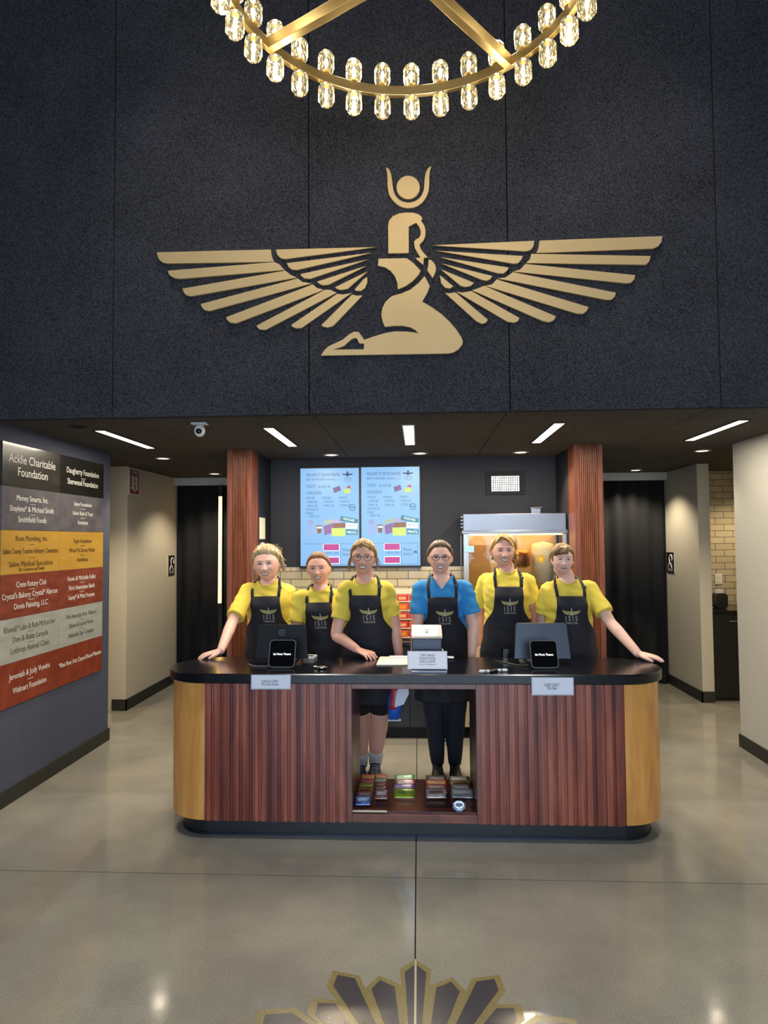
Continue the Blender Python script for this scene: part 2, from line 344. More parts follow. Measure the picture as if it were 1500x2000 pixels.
struct(bx('wall_booth_left', -1.6, -1.5, 6.42, 8.15, 0, CH, m_black)); struct(bx('wall_booth_right', 1.4, 1.5, 6.42, 8.15, 0, CH, m_black))
struct(bx('trim_1', -2.94, -1.6, 8.0, 8.06, 2.36, CH, m_trimw)); struct(bx('trim_2', 1.5, 2.89, 8.0, 8.06, 2.36, CH, m_trimw))

# ------------------------------------------------------------------ fluted pillars
def pillar(x0, x1, y0, y1, label):
    t = thing('fluted_pillar', label, 'pillar', ((x0+x1)/2, (y0+y1)/2, 0), 'fluted wooden pillars')
    bx('core', x0, x1, y0+.012, y1, 0, CH, m_pillar, t)
    b = MB(); w = x1-x0; n = 9; a = x0+.045; p = (w-.09)/n
    b.box(x0, x0+.042, y0, y0+.014, 0, CH); b.box(x1-.042, x1, y0, y0+.014, 0, CH)
    for i in range(n):
        cx = a+p*(i+.5)
        b.add([(cx+p*.42*math.cos(q), y0+.013-.012*math.sin(q), z) for z in (0, CH) for q in [PI*k/6 for k in range(7)]], [(k, k+1, k+8, k+7) for k in range(6)])
    b.build('fluting', m_pillar, t, smooth=False)
    rebase(t)
pillar(-1.6, -1.39, 5.58, 5.8, 'reddish fluted wooden pillar beside the vertical light tube')
pillar(1.27, 1.5, 5.56, 5.78, 'reddish fluted wooden pillar beside the steel popcorn machine')

# ------------------------------------------------------------------ curtains
m_curt = mat('black_velvet', '0c0c0e', .95, bump=(30, .2, .01))
def curtain(x0, x1, y, label, folds):
    n = 160; R = []
    vs = []; fs = []
    for i in range(n+1):
        u = i/n; x = x0+(x1-x0)*u; d = .02*math.sin(u*folds*2*PI)+.012*math.sin(u*folds*4.7+1)
        vs += [(x, y+d, 2.36), (x, y+d*1.25, 1.2), (x, y+d*1.5, .01)]
    for i in range(n): fs += [(3*i, 3*i+3, 3*i+4, 3*i+1), (3*i+1, 3*i+4, 3*i+5, 3*i+2)]
    o = MB().add(vs, fs).build('curtain', m_curt, smooth=True, fix=False)
    s = o.modifiers.new('s', 'SOLIDIFY'); s.thickness = .006
    tag(o, label, 'curtain')
curtain(-2.93, -1.62, 8.07, 'long black curtain behind the lit vertical tube, closing the passage', 7)
curtain(1.52, 2.88, 8.07, 'long black curtain closing the passage past the popcorn machine', 8)
t = thing('light_tube', 'tall warm glowing vertical light tube in front of the black curtain', 'light', (-2.37, 7.97, .93))
MB().tube([(-2.372, 7.97, .95), (-2.368, 7.97, 2.22)], .02, 10).build('tube', mat('tube_glow', 'ffd890', emit=4.5, ecol='ffc870'), t, smooth=True)
MB().box(-2.395, -2.345, 7.985, 8.0, 0, 2.36).build('backing', m_black, t)
MB().cyl((-2.372, 7.97, .915), .024, .035).build('end_cap', m_black, t); MB().cyl((-2.368, 7.97, 2.22), .024, .035).build('end_cap', m_black, t); rebase(t)

# ------------------------------------------------------------------ ceiling lights
LS = [(-2.18, 'recessed linear light nearest the donor board'), (-1.01, 'recessed linear light between the security camera and the middle strip'), (-.062, 'recessed linear light straight above the cash box'), (.94, 'recessed linear light above the grey tablet stand'), (2.13, 'recessed linear light nearest the beige textured wall')]
for i, (x, lab) in enumerate(LS):
    y0, y1 = (4.5, 5.4); w = .034
    t = thing('linear_light', lab, 'ceiling light', (x, 4.95, CH), 'linear lights under the canopy')
    MB().box(x-w-.008, x-w, y0-.01, y1+.01, CH-.006, CH+.02).box(x+w, x+w+.008, y0-.01, y1+.01, CH-.006, CH+.02).box(x-w, x+w, y0-.01, y0, CH-.006, CH+.02).box(x-w, x+w, y1, y1+.01, CH-.006, CH+.02).build('trim', m_white if i == 2 else m_black, t)
    bx('diffuser', x-w, x+w, y0, y1, CH-.004, CH+.01, m_strip, t); rebase(t)
    light('linear_light_lamp', 'AREA', (x, 4.95, CH-.008), E_STRIP*(.5 if abs(x) > 2 else 1), (1, .88, .7), .07, .9)
DLS = [(-2.34, 6.077, 'round downlight by the fire extinguisher sign'), (-2.3, 7.52, 'round downlight in front of the curtain with the light tube'), (-.774, 5.987, 'round downlight above the outer menu screen'), (.018, 5.965, 'round downlight above the inner menu screen'), (.906, 5.99, 'round downlight above the wall vent'), (2.5, 6.06, 'round downlight near the white corridor wall end'), (2.44, 7.7, 'round downlight in front of the curtain by the hearing sign')]
m_can = mat('downlight_ring', 'a9a296', .4)
for x, y, lab in DLS:
    t = thing('downlight', lab, 'ceiling light', (x, y, CH), 'round downlights under the canopy')
    MB().lathe((x, y, CH), [(.075, .0), (.075, -.006), (.056, -.007), (.05, .0)], 28).build('ring', m_can, t, smooth=True)
    MB().cyl((x, y, CH-.003), .05, .008, 24).build('lens', m_down, t); rebase(t)
    light('downlight_lamp', 'SPOT', (x, y, CH-.02), E_DOWN*(2.4 if abs(x) > 2 else 1.9), (1, .80, .53) if abs(x) < 2 else (1, .86, .66), .04, rot=(-.42 if abs(x) < 2 else 0, 0, 0), spot=2.1, blend=.6)
# warm passage lights further back, beyond the passages' corners
for x, y in ((3.7, 7.3), (3.6, 5.2), (-3.7, 5.6)):
    t = thing('downlight', 'round downlight %s' % {3.7: 'in front of the white tiled wall', 3.6: 'in the hall beyond the beige textured wall', -3.7: 'in the hall beyond the donor board'}[x], 'ceiling light', (x, y, CH), 'round downlights under the canopy')
    MB().lathe((x, y, CH), [(.075, .0), (.075, -.006), (.056, -.007), (.05, .0)], 28).build('ring', m_can, t, smooth=True)
    MB().cyl((x, y, CH-.003), .05, .008, 24).build('lens', m_down, t); rebase(t)
    light('downlight_lamp', 'SPOT', (x, y, CH-.02), E_DOWN*(2.6 if abs(x) > 2 else 1.7), (1, .78, .5), .04, spot=2.3, blend=.6)
# unseen downlights added in the high lobby ceiling to light the floor evenly
for k, (x, y) in enumerate(((-1.35, 3.1), (1.35, 3.1), (-1.4, -.2), (1.4, -.2))):
    t = thing('added_lobby_downlight', 'small round downlight added in the high lobby ceiling to light the floor', 'ceiling light', (x, y, 6.2), 'added lobby downlights')
    MB().lathe((x, y, 6.2), [(.09, .0), (.09, -.006), (.066, -.007), (.06, .0)], 24).build('ring', m_can, t, smooth=True)
    MB().cyl((x, y, 6.194), .06, .006, 24).build('lens', mat('added_lobby_lens', 'fff0d0', emit=22, ecol='ffe9c8'), t); rebase(t)
    light('floor_fill_lamp', 'SPOT', (x, y, 6.17), 330 if y > 1 else 30, (1, .95, .88), .06, spot=1.0 if y > 1 else 1.5, blend=.9)
# security camera
c0 = atZ(390, 826, CH); t = thing('security_camera', 'small white dome security camera under the dark canopy', 'camera', (c0[0], c0[1], CH))
MB().box(c0[0]-.05, c0[0]+.05, c0[1]-.03, c0[1]+.03, CH-.012, CH).build('mount', m_white, t, .003)
MB().ball((c0[0], c0[1], CH-.05), .034, .034, .042, 20).build('housing', m_white, t, smooth=True)
MB().ball((c0[0]+.002, c0[1]-.018, CH-.056), .022, .02, .022, 16).build('lens', m_blackgloss, t, smooth=True); rebase(t)

# ------------------------------------------------------------------ winged emblem on the high wall
EY = 3.949
EO = Vector((-.15, EY, 3.1)); EMm = basis(EO, (1, 0, 0), (0, 0, 1))
def em(L, s, x0, y0, sm=0):
    o = []
    for u, v in L:
        p = atY(x0+u/s, y0+v/s, EY-.012); o.append((p[0]-EO.x, p[2]-EO.z))
    return smooth_loop(o, sm) if sm else o
emblem = thing('winged_figure_emblem', 'large golden kneeling figure with outstretched wings mounted on the dark felt wall', 'wall emblem', tuple(EO))
def piece(name, loops): 
    me = shape_mesh(loops, .018, .0015); o = obj(name, me, m_gold, emblem); o.matrix_local = Matrix.Rotation(PI/2, 4, 'X')
A3 = lambda L, sm=0: em(L, 2.941, 290, 310, sm)
A4 = lambda L, sm=0: em(L, 2.6316, 740, 310, sm)
A1 = lambda L, sm=0: em(L, 4.5455, 590, 310, sm)
for L in ([(50, 540), (703, 524), (708, 560), (722, 594), (110, 605), (85, 600), (65, 585), (54, 562)],
          [(114, 645), (725, 597), (750, 607), (783, 641), (185, 693), (155, 690), (130, 678), (117, 662)],
          [(197, 748), (788, 645), (815, 668), (853, 685), (248, 793), (220, 788), (205, 772)],
          [(302, 836), (858, 690), (885, 710), (937, 718), (352, 878), (325, 873), (308, 856)],
          [(447, 912), (945, 724), (970, 745), (1008, 755), (505, 948), (470, 944), (452, 928)],
          [(622, 960), (1015, 755), (1045, 755), (1082, 772), (675, 985), (642, 984), (627, 973)],
          [(820, 957), (1085, 778), (1120, 782), (1167, 773), (880, 975), (845, 976), (827, 967)],
          [(993, 958), (1170, 782), (1195, 788), (1230, 787), (1062, 963), (1030, 972), (1003, 967)]): piece('feather', [A3(L)])
for L in ([(733, 524), (1303, 510), (785, 580), (757, 573), (740, 553)], [(795, 602), (1279, 543), (855, 642), (822, 639), (804, 623)],
          [(872, 665), (1259, 581), (930, 693), (897, 690), (880, 678)], [(968, 708), (1252, 617), (1035, 727), (1002, 730), (980, 720)],
          [(1072, 740), (1259, 649), (1145, 750), (1105, 757), (1083, 751)], [(1183, 755), (1238, 692), (1257, 680), (1258, 712), (1245, 745), (1220, 762), (1197, 762)]): piece('feather', [A3(L)])
for L in ([(825, 423), (1455, 400), (1451, 430), (1435, 452), (1408, 465), (808, 487), (820, 460)], [(783, 491), (1395, 502), (1390, 528), (1372, 548), (755, 538), (775, 520)],
          [(752, 543), (1316, 600), (1312, 622), (1295, 640), (1268, 643), (688, 581), (725, 572)], [(688, 585), (1217, 690), (1212, 710), (1195, 727), (1168, 728), (610, 617), (650, 612)],
          [(605, 622), (1077, 764), (1068, 785), (1047, 800), (1015, 798), (545, 655), (580, 648)], [(540, 655), (910, 812), (898, 833), (872, 843), (840, 836), (478, 678), (510, 668)],
          [(475, 682), (722, 820), (713, 838), (692, 845), (660, 840), (398, 686), (430, 690)], [(393, 688), (560, 829), (550, 845), (530, 851), (500, 838), (340, 692), (365, 693)]): piece('feather', [A4(L)])
for L in ([(275, 447), (798, 424), (795, 450), (782, 470), (755, 479)], [(297, 475), (740, 502), (732, 522), (714, 540), (690, 542)], [(315, 508), (667, 561), (660, 577), (640, 592), (612, 592)],
          [(322, 540), (584, 605), (572, 622), (552, 630), (525, 624)], [(318, 570), (490, 640), (470, 657), (443, 662), (418, 655)], [(313, 600), (383, 658), (366, 669), (340, 666), (320, 643)]): piece('feather', [A4(L)])
piece('horned_crown', [A1([(742, 82), (765, 85), (788, 125), (800, 190), (806, 260), (822, 320), (855, 365), (900, 388), (945, 395), (990, 388), (1035, 362), (1065, 325), (1083, 270), (1086, 190), (1098, 125), (1120, 85), (1152, 68), (1138, 100), (1130, 150), (1131, 240), (1120, 310), (1090, 370), (1050, 412), (1000, 437), (945, 446), (890, 437), (840, 412), (795, 365), (768, 315), (758, 250), (757, 160), (750, 110)], 1)])
piece('sun_disc', [A1([(942+104*math.cos(k*PI/24), 260+104*math.sin(k*PI/24)) for k in range(48)])])
piece('head', [A1([(765, 845), (763, 600), (766, 578), (775, 550), (805, 515), (860, 490), (920, 482), (990, 484), (1035, 498), (1062, 520), (1069, 545), (1055, 551), (1062, 560), (1085, 595), (1097, 640), (1095, 690), (1080, 730), (1055, 755), (1042, 768), (1052, 800), (1080, 840), (1115, 880), (1150, 905), (1180, 940), (1190, 975), (1185, 1010), (1170, 1045), (1158, 1063), (1110, 995), (1120, 950), (1122, 885), (1082, 885), (1076, 948), (1003, 884), (1053, 882), (1020, 835), (998, 790), (993, 740), (1010, 720), (1035, 708), (1050, 685), (1053, 650), (1040, 610), (1012, 573), (948, 607), (948, 842)])])
piece('shoulder', [A1([(679, 891), (930, 886), (990, 930), (1053, 998), (1035, 1035), (985, 1090), (920, 1135), (849, 1165), (845, 1110), (825, 1050), (785, 1000), (735, 968), (673, 955)])])
piece('kneeling_body', [A1([(1088, 1045), (1135, 1132), (1115, 1190), (1068, 1272), (1150, 1320), (1235, 1380), (1310, 1450), (1370, 1520), (1415, 1590), (1428, 1625), (1422, 1655), (1390, 1695), (1340, 1725), (1300, 1733), (165, 1752), (200, 1700), (240, 1665), (300, 1638), (360, 1610), (420, 1560), (465, 1538), (500, 1540), (520, 1560), (552, 1610), (640, 1580), (740, 1550), (830, 1535), (930, 1537), (1000, 1545), (1035, 1557), (1005, 1525), (960, 1500), (890, 1487), (810, 1488), (735, 1497), (715, 1450), (703, 1390), (712, 1330), (740, 1275), (780, 1235), (810, 1218), (880, 1200), (960, 1165), (1030, 1110)]),
                        A1([(272, 1697), (548, 1694), (551, 1646), (508, 1643), (487, 1600), (465, 1595), (435, 1610), (375, 1665), (330, 1682)])])

# ------------------------------------------------------------------ donor board on the wall
board = thing('donor_board', 'wall board of coloured wood and metal plates listing donors', 'sign', (-2.66, 4.86, .62))
def plate_mat(n, c1, c2, s=(1, 1, 5), rough=.3): return mat(n, c1, rough, mott=(3.5, .8, c2), stretch=s, coat=.2)
PL = [plate_mat('plate_black', '2a2823', '3c3932'), plate_mat('plate_grey', '57545a', '6c696b', (1, 2, 4)), plate_mat('plate_gold', 'b48a38', 'c09848'), plate_mat('plate_redwood', '743629', '8e4c38', (1, 2, 5)), plate_mat('plate_silver', '989a92', 'acaea6', (1, 1.5, 7)), plate_mat('plate_rust', '7a3424', '8c432e', (1, 3, 3))]
ZB = [2.336, 2.05, 1.765, 1.475, 1.19, .903, .62]; YB = [4.165, 4.862, 5.555]
WX = lambda y, z, x=-2.6475: basis((x, y, z), (0, 1, 0), (0, 0, 1))
for r in range(6):
    for c in range(2):
        o = bx('plate', -2.66, -2.648, YB[c]+.001, YB[c+1]-.001, ZB[r+1]+.001, ZB[r]-.001, PL[r] if not (c == 1 and r == 0) else plate_mat('plate_black_gloss', '1a1a18', '22221f'), board)
        if r == 0 and c == 0: o['label'] = 'bronze grey plate'
TX = [[('Acklie Charitable\nFoundation', .075)], [('Daugherty Foundation', .058), ('Sherwood Foundation', .058)],
      [('Money Smarts, Inc.', .048), ('Shaylene* & Michael Smith', .048), ('Smithfield Foods', .048)], [('Steve Foundation', .04), ('Union Bank & Trust', .04), ('Anonymous', .04)],
      [('Ross Plumbing, Inc.', .046), ('Saline County Tourism Advisory Committee', .046), ('Saline Medical Specialties', .046), ('Dr. Converse and Family', .03)], [('Taget Foundation', .042), ('Miriam* & Darren Weber', .042), ('Anonymous', .042)],
      [('Crete Rotary Club', .048), ("Crystal's Bakery: Crystal* Alarcon", .048), ('Donis Painting, LLC', .048)], [('Kevin & Michelle Fuller', .044), ('First Interstate Bank', .044), ('Lacey* & Matt Franzen', .044)],
      [('Rhonda* Lake & Rob McKercher', .05), ('Don & Anita Lampila', .05), ('Lothrop Animal Clinic', .05)], [('Mid-America Arts Alliance', .043), ('Shawn & Laurie Moore', .043), ('Nebraska Sign Company', .043)],
      [('Jeremiah & Jody Vondra', .05), ('Walmart Foundation', .05)], [('*Blue River Arts Council Board Member', .042)]]
m_lwhite = mat('white_lettering', 'd8d6cc', .5); m_ldark = mat('brown_lettering', '4a3818', .6); m_lgrey = mat('grey_lettering', '55574f', .6)
for i, rows in enumerate(TX):
    r, c = i//2, i % 2; yc = (YB[c]+YB[c+1])/2; zt, zb = ZB[r], ZB[r+1]; n = len(rows); ms = []
    for k, (s, sz) in enumerate(rows):
        z = zt-(zt-zb)*(k+1)/(n+1) if n != 4 else zt-(.055, .14, .225, .262)[k]
        if i == 1: z = zt-(.105, .19)[k]
        if i == 11: z = zt-.13
        wd = min(.66, len(s.split('\n')[0])*sz*.44)
        ms.append(text_mesh(s, sz*1.12, wd, .001, sz*.012, M=WX(yc, z)))
        if k < n-1 and n != 4 or (n == 4 and k < 2):
            b = MB().box(yc-.03, yc+.03, 0, 0.001, 0, .0015); z2 = z-(zt-zb)/(n+1)/2 if n != 4 else z-.042
            me = MB().box(-2.648, -2.6465, yc-.035, yc+.035, z2-.0015, z2+.0015).mesh('l'); ms.append(me)
    o = obj('lettering', merge(ms), m_ldark if r == 2 else m_lgrey if r == 4 else m_lwhite, board)
rebase(board)
# picture light wash on top of the board
light('board_washer', 'SPOT', (-2.25, 4.35, CH-.03), 26, WARM, .03, rot=(0, math.radians(-28), 0), spot=1.3, blend=.8)
t = thing('downlight', 'round downlight above the top of the donor board', 'ceiling light', (-2.25, 4.35, CH), 'round downlights under the canopy')
MB().lathe((-2.25, 4.35, CH), [(.055, .0), (.055, -.006), (.04, -.007), (.036, .0)], 24).build('ring', m_black, t, smooth=True); rebase(t)

# fire extinguisher sign
m_red = mat('sign_red', '8c2035', .5); m_sw = mat('sign_white', 'd8d0c8', .5)
t = thing('fire_extinguisher_sign', 'red and white FIRE EXTINGUISHER sign high on the pale corridor wall', 'sign', (-2.928, 6.82, 2.3))
bx('panel', -2.94, -2.931, 6.695, 6.95, 2.165, 2.435, m_sw, t); bx('red_field', -2.931, -2.929, 6.73, 6.935, 2.18, 2.425, m_red, t)
ms = [shape_mesh([[(-.07, .06), (.07, .06), (.07, -.06), (.1, -.06), (0, -.115), (-.1, -.06), (-.07, -.06)]], .001, M=WX(6.832, 2.305, -2.929))]
obj('arrow', merge(ms), m_sw, t)
ms = [text_mesh('FIRE', .05, .15, .001, .001, M=WX(6.832, 2.397, -2.9285))]
obj('lettering', merge(ms), m_sw, t)
ms = [text_mesh(ch, .019, .045, .001, 0, M=WX(6.832, 2.357-.0142*k, -2.9277)) for k, ch in enumerate('EXTINGUISHER')]
o = obj('lettering', merge(ms), m_red, t); o['label'] = 'red vertical lettering'; rebase(t)
# assistive listening signs
for xw, sgn, y0, y1, lab in ((-2.94, 1, 7.9, 8.0, 'black hearing loop sign beside the curtain with the light tube'), (2.89, -1, 7.82, 8.05, 'black hearing loop sign on the corridor wall by the tiled corner')):
    if sgn == 1: y0 = 7.8
    t = thing('hearing_loop_sign', lab, 'sign', (xw, (y0+y1)/2, 1.29))
    x1 = xw+sgn*.008; a, b = sorted((xw, x1)); bx('panel', a, b, y0, y1, 1.285, 1.52, m_blackplastic, t); yc = (y0+y1)/2; X = x1+sgn*.001
    e = [(X, yc+sgn*(.02+.045*math.cos(q)), 1.45+.042*math.sin(q)) for q in [PI*(-.15+1.2*k/9) for k in range(10)]]+[(X, yc-sgn*.015, 1.42), (X, yc-sgn*.005, 1.39)]
    MB().tube(e, .008, 6).tube([(X, yc+sgn*.05, 1.345), (X, yc+sgn*.02, 1.39)], .007, 6).tube([(X, yc-sgn*.03, 1.395), (X, yc-sgn*.06, 1.345)], .006, 6).build('ear_symbol', m_sw, t)
    obj('lettering', text_mesh('T', .05, None, .001, .001, M=basis((X, yc-sgn*.06, 1.36), (0, sgn, 0), (0, 0, 1))), m_sw, t)
    bx('white_edge', min(xw, x1), max(xw, x1), y0-.006, y0, 1.28, 1.525, m_sw, t)
    b2 = MB()
    for k in range(3): b2.box(min(X-.001*sgn, X), max(X-.001*sgn, X), yc-.07, yc+.07, 1.33-.012*k, 1.334-.012*k)
    b2.build('small_print', m_sw, t); rebase(t)

# ------------------------------------------------------------------ chandelier
CC = Vector((-.026, 2.529, 3.9)); CR = .7316
ch = thing('ring_chandelier', 'large brass ring chandelier with paired ribbed crystal shades', 'chandelier', tuple(CC))
N = 160
MB().rings([[CC+Vector(((CR+dx)*math.cos(2*PI*i/N), (CR+dx)*math.sin(2*PI*i/N), dz)) for dx, dz in ((-.012, -.024), (.012, -.024), (.012, .024), (-.012, .024))] for i in range(N)], 0, False, True).build('ring', m_brass, ch, .002)
for a in (-58.7, 40, 121.3, 220):
    a = math.radians(a); d = Vector((math.sin(a), math.cos(a), 0)); n = d.cross(Vector((0, 0, 1)))
    b = MB(); p0, p1 = CC, CC+d*(CR-.01)
    b.add([q+n*sx*.019+Vector((0, 0, sz*.026)) for q in (p0, p1) for sx, sz in ((-1, -1), (1, -1), (1, 1), (-1, 1))], [(0, 1, 5, 4), (1, 2, 6, 5), (2, 3, 7, 6), (3, 0, 4, 7), (0, 3, 2, 1), (4, 5, 6, 7)])
    b.build('arm', m_brass, ch, .002)
MB().cyl(CC+Vector((0, 0, -.05)), .05, .1, 32).build('hub', m_brass, ch, .003)
MB().cyl(CC+Vector((0, 0, .05)), .014, 2.15, 16).cyl((CC.x, CC.y, 6.16), .08, .04, 32).build('stem', m_brass, ch, smooth=True)
def crystal_mat():
    m = bpy.data.materials.new('ribbed_crystal'); m.use_nodes = True; nt = m.node_tree; nt.nodes.clear()
    o = nt.nodes.new('ShaderNodeOutputMaterial'); t = nt.nodes.new('ShaderNodeBsdfTransparent'); t.inputs[0].default_value = (.93, .94, .93, 1)
    g = nt.nodes.new('ShaderNodeBsdfGlossy'); g.inputs['Roughness'].default_value = .08; g.inputs[0].default_value = (1, .97, .9, 1)
    tr = nt.nodes.new('ShaderNodeBsdfTranslucent'); tr.inputs[0].default_value = (.95, .93, .86, 1)
    lw = nt.nodes.new('ShaderNodeLayerWeight'); lw.inputs[0].default_value = .42
    mx = nt.nodes.new('ShaderNodeMixShader'); mx2 = nt.nodes.new('ShaderNodeMixShader'); mx2.inputs[0].default_value = .07
    nt.links.new(t.outputs[0], mx2.inputs[1]); nt.links.new(tr.outputs[0], mx2.inputs[2])
    nt.links.new(lw.outputs['Fresnel'], mx.inputs[0]); nt.links.new(mx2.outputs[0], mx.inputs[1]); nt.links.new(g.outputs[0], mx.inputs[2]); nt.links.new(mx.outputs[0], o.inputs[0]); return m
m_crys = crystal_mat(); m_bulb = mat('lamp_filament', 'fff2c8', emit=9, ecol='ffeab8')
def crystal_mb(up):
    b = MB(); s = 1 if up else -1; n = 40; R = []
    for r, z in ((.012, .0), (.034, .004), (.0355, .016), (.0355, .078), (.027, .094), (.010, .097)):
        R.append([Vector((r*(1+(.09 if k % 4 < 2 else -.05)*(1 if .005 < z < .09 else .3))*math.cos(2*PI*k/n), r*(1+(.09 if k % 4 < 2 else -.05)*(1 if .005 < z < .09 else .3))*math.sin(2*PI*k/n), s*z)) for k in range(n)])
    return b.rings(R)
rebase(ch)
cm = {u: crystal_mb(u).mesh('shade') for u in (1, 0)}
bmh = {u: MB().lathe((0, 0, 0), [(.003, 0.0), (.006, s*.016), (.009, s*.034), (.008, s*.046), (.004, s*.055), (.002, s*.058)], 12).mesh('bulb') for u, s in ((1, 1), (0, -1))}
hm = {u: MB().cyl((0, 0, 0), .02, s*.012, 20).mesh('holder') for u, s in ((1, 1), (0, -1))}
for me in list(cm.values())+list(bmh.values()):
    bm = bmesh.new(); bm.from_mesh(me); bmesh.ops.recalc_face_normals(bm, faces=bm.faces); bm.to_mesh(me); bm.free()
for me in cm.values(): me.materials.append(m_crys)
for me in bmh.values(): me.materials.append(m_bulb)
for me in hm.values(): me.materials.append(m_brass)
for k in range(32):
    a = math.radians(k*11.25+.85); p = Vector(((CR)*math.sin(a), CR*math.cos(a), 0))
    for u, s in ((1, 1), (0, -1)):
        sh = bpy.data.objects.new('lamp_shade', cm[u]); hb = bpy.data.objects.new('bulb', bmh[u]); ho = bpy.data.objects.new('holder', hm[u])
        for o in (sh, hb, ho): COL.objects.link(o)
        sh.parent = ch; sh.location = p+Vector((0, 0, s*.034)); hb.parent = sh; ho.parent = sh; ho.location = (0, 0, -s*.011); hb.location = (0, 0, s*.012)
for k in range(12):
    a = 2*PI*(k+.25)/12
    for s in (1, -1): light('chandelier_lamp', 'POINT', CC+Vector((CR*math.sin(a), CR*math.cos(a), s*.15)), E_CHAN, (1, .88, .66), .03)

# ------------------------------------------------------------------ floor medallion
MC = Vector((JX+.002, 2.12, 0))
RAYS = [([(-.061, 2.725), (0, 2.782), (.061, 2.725), (.02, 2.2), (-.02, 2.2)], [(-.042, 2.705), (0, 2.753), (.042, 2.705), (.012, 2.22), (-.012, 2.22)]),
        ([(-.187, 2.603), (-.142, 2.680), (-.052, 2.626), (-.018, 2.2), (-.05, 2.2)], [(-.165, 2.598), (-.136, 2.652), (-.078, 2.615), (-.03, 2.22), (-.045, 2.22)]),
        ([(-.336, 2.61), (-.323, 2.702), (-.215, 2.674), (-.04, 2.2), (-.08, 2.19)], [(-.31, 2.612), (-.302, 2.676), (-.232, 2.657), (-.058, 2.22), (-.075, 2.21)]),
        ([(-.385, 2.458), (-.38, 2.540), (-.274, 2.532), (-.07, 2.2), (-.1, 2.17)], [(-.355, 2.452), (-.354, 2.516), (-.29, 2.512), (-.09, 2.21), (-.1, 2.19)]),
        ([(-.562, 2.40), (-.565, 2.472), (-.425, 2.485), (-.09, 2.19), (-.12, 2.15)], [(-.53, 2.395), (-.532, 2.446), (-.438, 2.46), (-.1, 2.19), (-.11, 2.17)]),
        ([(-.6, 2.26), (-.62, 2.33), (-.5, 2.36), (-.1, 2.16), (-.12, 2.11)], [(-.57, 2.26), (-.585, 2.315), (-.5, 2.335), (-.11, 2.15), (-.12, 2.13)])]
m_fgold = mat('medallion_gold', '6e6237', .25, spec=.5, mott=(80, .5, '857847')); m_fnavy = mat('medallion_navy', '22222d', .25, spec=.5, mott=(120, .5, '2f2f3a'))
go, da = [], []
for k, (O, D) in enumerate(RAYS):
    for s in ((1,) if k == 0 else (1, -1)):
        o = [(x*s, y-2.12) for x, y in O]; d = [(x*s, y-2.12) for x, y in D]
        go.append(o); da.append(d)
circ = lambda r: [(r*math.cos(2*PI*k/48), r*math.sin(2*PI*k/48)) for k in range(48)]
med = tag(bpy.data.objects.new('floor_medallion', None), 'dark blue and gold sunburst medallion inlaid in the concrete floor', 'floor medallion'); COL.objects.link(med); med.location = MC
obj('gold_outline', merge([shape_mesh([o], .0006+.00001*i) for i, o in enumerate(go)]+[shape_mesh([circ(.14)], .0008)]), m_fgold, med)
me = merge([shape_mesh([d], .0014+.00001*i) for i, d in enumerate(da)]+[shape_mesh([circ(.11)], .0016)]); obj('dark_rays', me, m_fnavy, med)
bx('joint_strip', -.004, .004, -.12, .665, 0, .0022, mat('joint_metal', '8c8a80', .4, 1), med)

# ------------------------------------------------------------------ service counter
KX0, KX1, KY0, KY1 = -1.51, 1.41, 3.82, 4.385
KZ = .93; kr = (KY1-KY0)/2; kyc = (KY0+KY1)/2
def stadium(off, n=64):
    r = kr-off; a = [(KX1-kr+r*math.cos(q), kyc+r*math.sin(q)) for q in [-PI/2+PI*k/n for k in range(n+1)]]
    b = [(KX0+kr+r*math.cos(q), kyc+r*math.sin(q)) for q in [PI/2+PI*k/n for k in range(n+1)]]
    return a+b
counter = thing('service_counter', 'long service counter with rounded maple ends and walnut slat front', 'counter', (-.05, kyc, 0))
m_slab = mat('black_solid_surface', '0b0c12', .17, spec=.42, bump=(300, .03, .001))
S = stadium(0); S2 = stadium(.006)
MB().rings([[Vector((x, y, z)) for x, y in L] for L, z in ((S2, KZ-.056), (S, KZ-.051), (S, KZ-.006), (S2, KZ))]).build('countertop', m_slab, counter)
K = stadium(.085); MB().rings([[Vector((x, y, z)) for x, y in K] for z in (0.0, .105)]).build('kick_base', mat('kick_black', '15161b', .35), counter)
K = stadium(.079); MB().rings([[Vector((x, y, z)) for x, y in L] for L, z in ((K, 0), (K, .012))]).build('kick_trim', mat('kick_trim', '3a3e4a', .3, .8), counter)
ZB0, ZB1 = .105, KZ-.056
def arc_panel(cx, a0, a1, name):
    r1 = kr-.022; r0 = r1-.02; n = 32; R = []
    for i in range(n+1):
        q = a0+(a1-a0)*i/n; R.append([Vector((cx+r*math.cos(q), kyc+r*math.sin(q), z)) for r, z in ((r0, ZB0), (r1, ZB0), (r1, ZB1), (r0, ZB1))])
    MB().rings(R).build(name, m_maple, counter)
arc_panel(KX0+kr, PI/2, 3*PI/2, 'end_panel'); arc_panel(KX1-kr, -PI/2, PI/2, 'end_panel')
OX0, OX1 = -.40, .325
fy = KY0+.022
for x0, x1 in ((KX0+kr, OX0-.005), (OX1+.005, KX1-kr)):
    b = MB(); n = 15; p = (x1-x0)/n
    b.box(x0, x1, fy+.010, fy+.024, ZB0, ZB1)
    for i in range(n):
        a = x0+p*i; w1 = p*.66
        b.box(a+.0012, a+w1, fy-.004, fy+.011, ZB0-.003, ZB1); 
        b.box(a+w1+.002, a+p*.84, fy+.004, fy+.011, ZB0-.003, ZB1); b.box(a+p*.86, a+p-.002, fy+.006, fy+.011, ZB0-.003, ZB1)
    b.build('slat_panel', m_slat, counter, .0012)
    bx('back_panel', x0, x1, KY1-.05, KY1-.03, ZB0, ZB1, m_darkwood, counter)
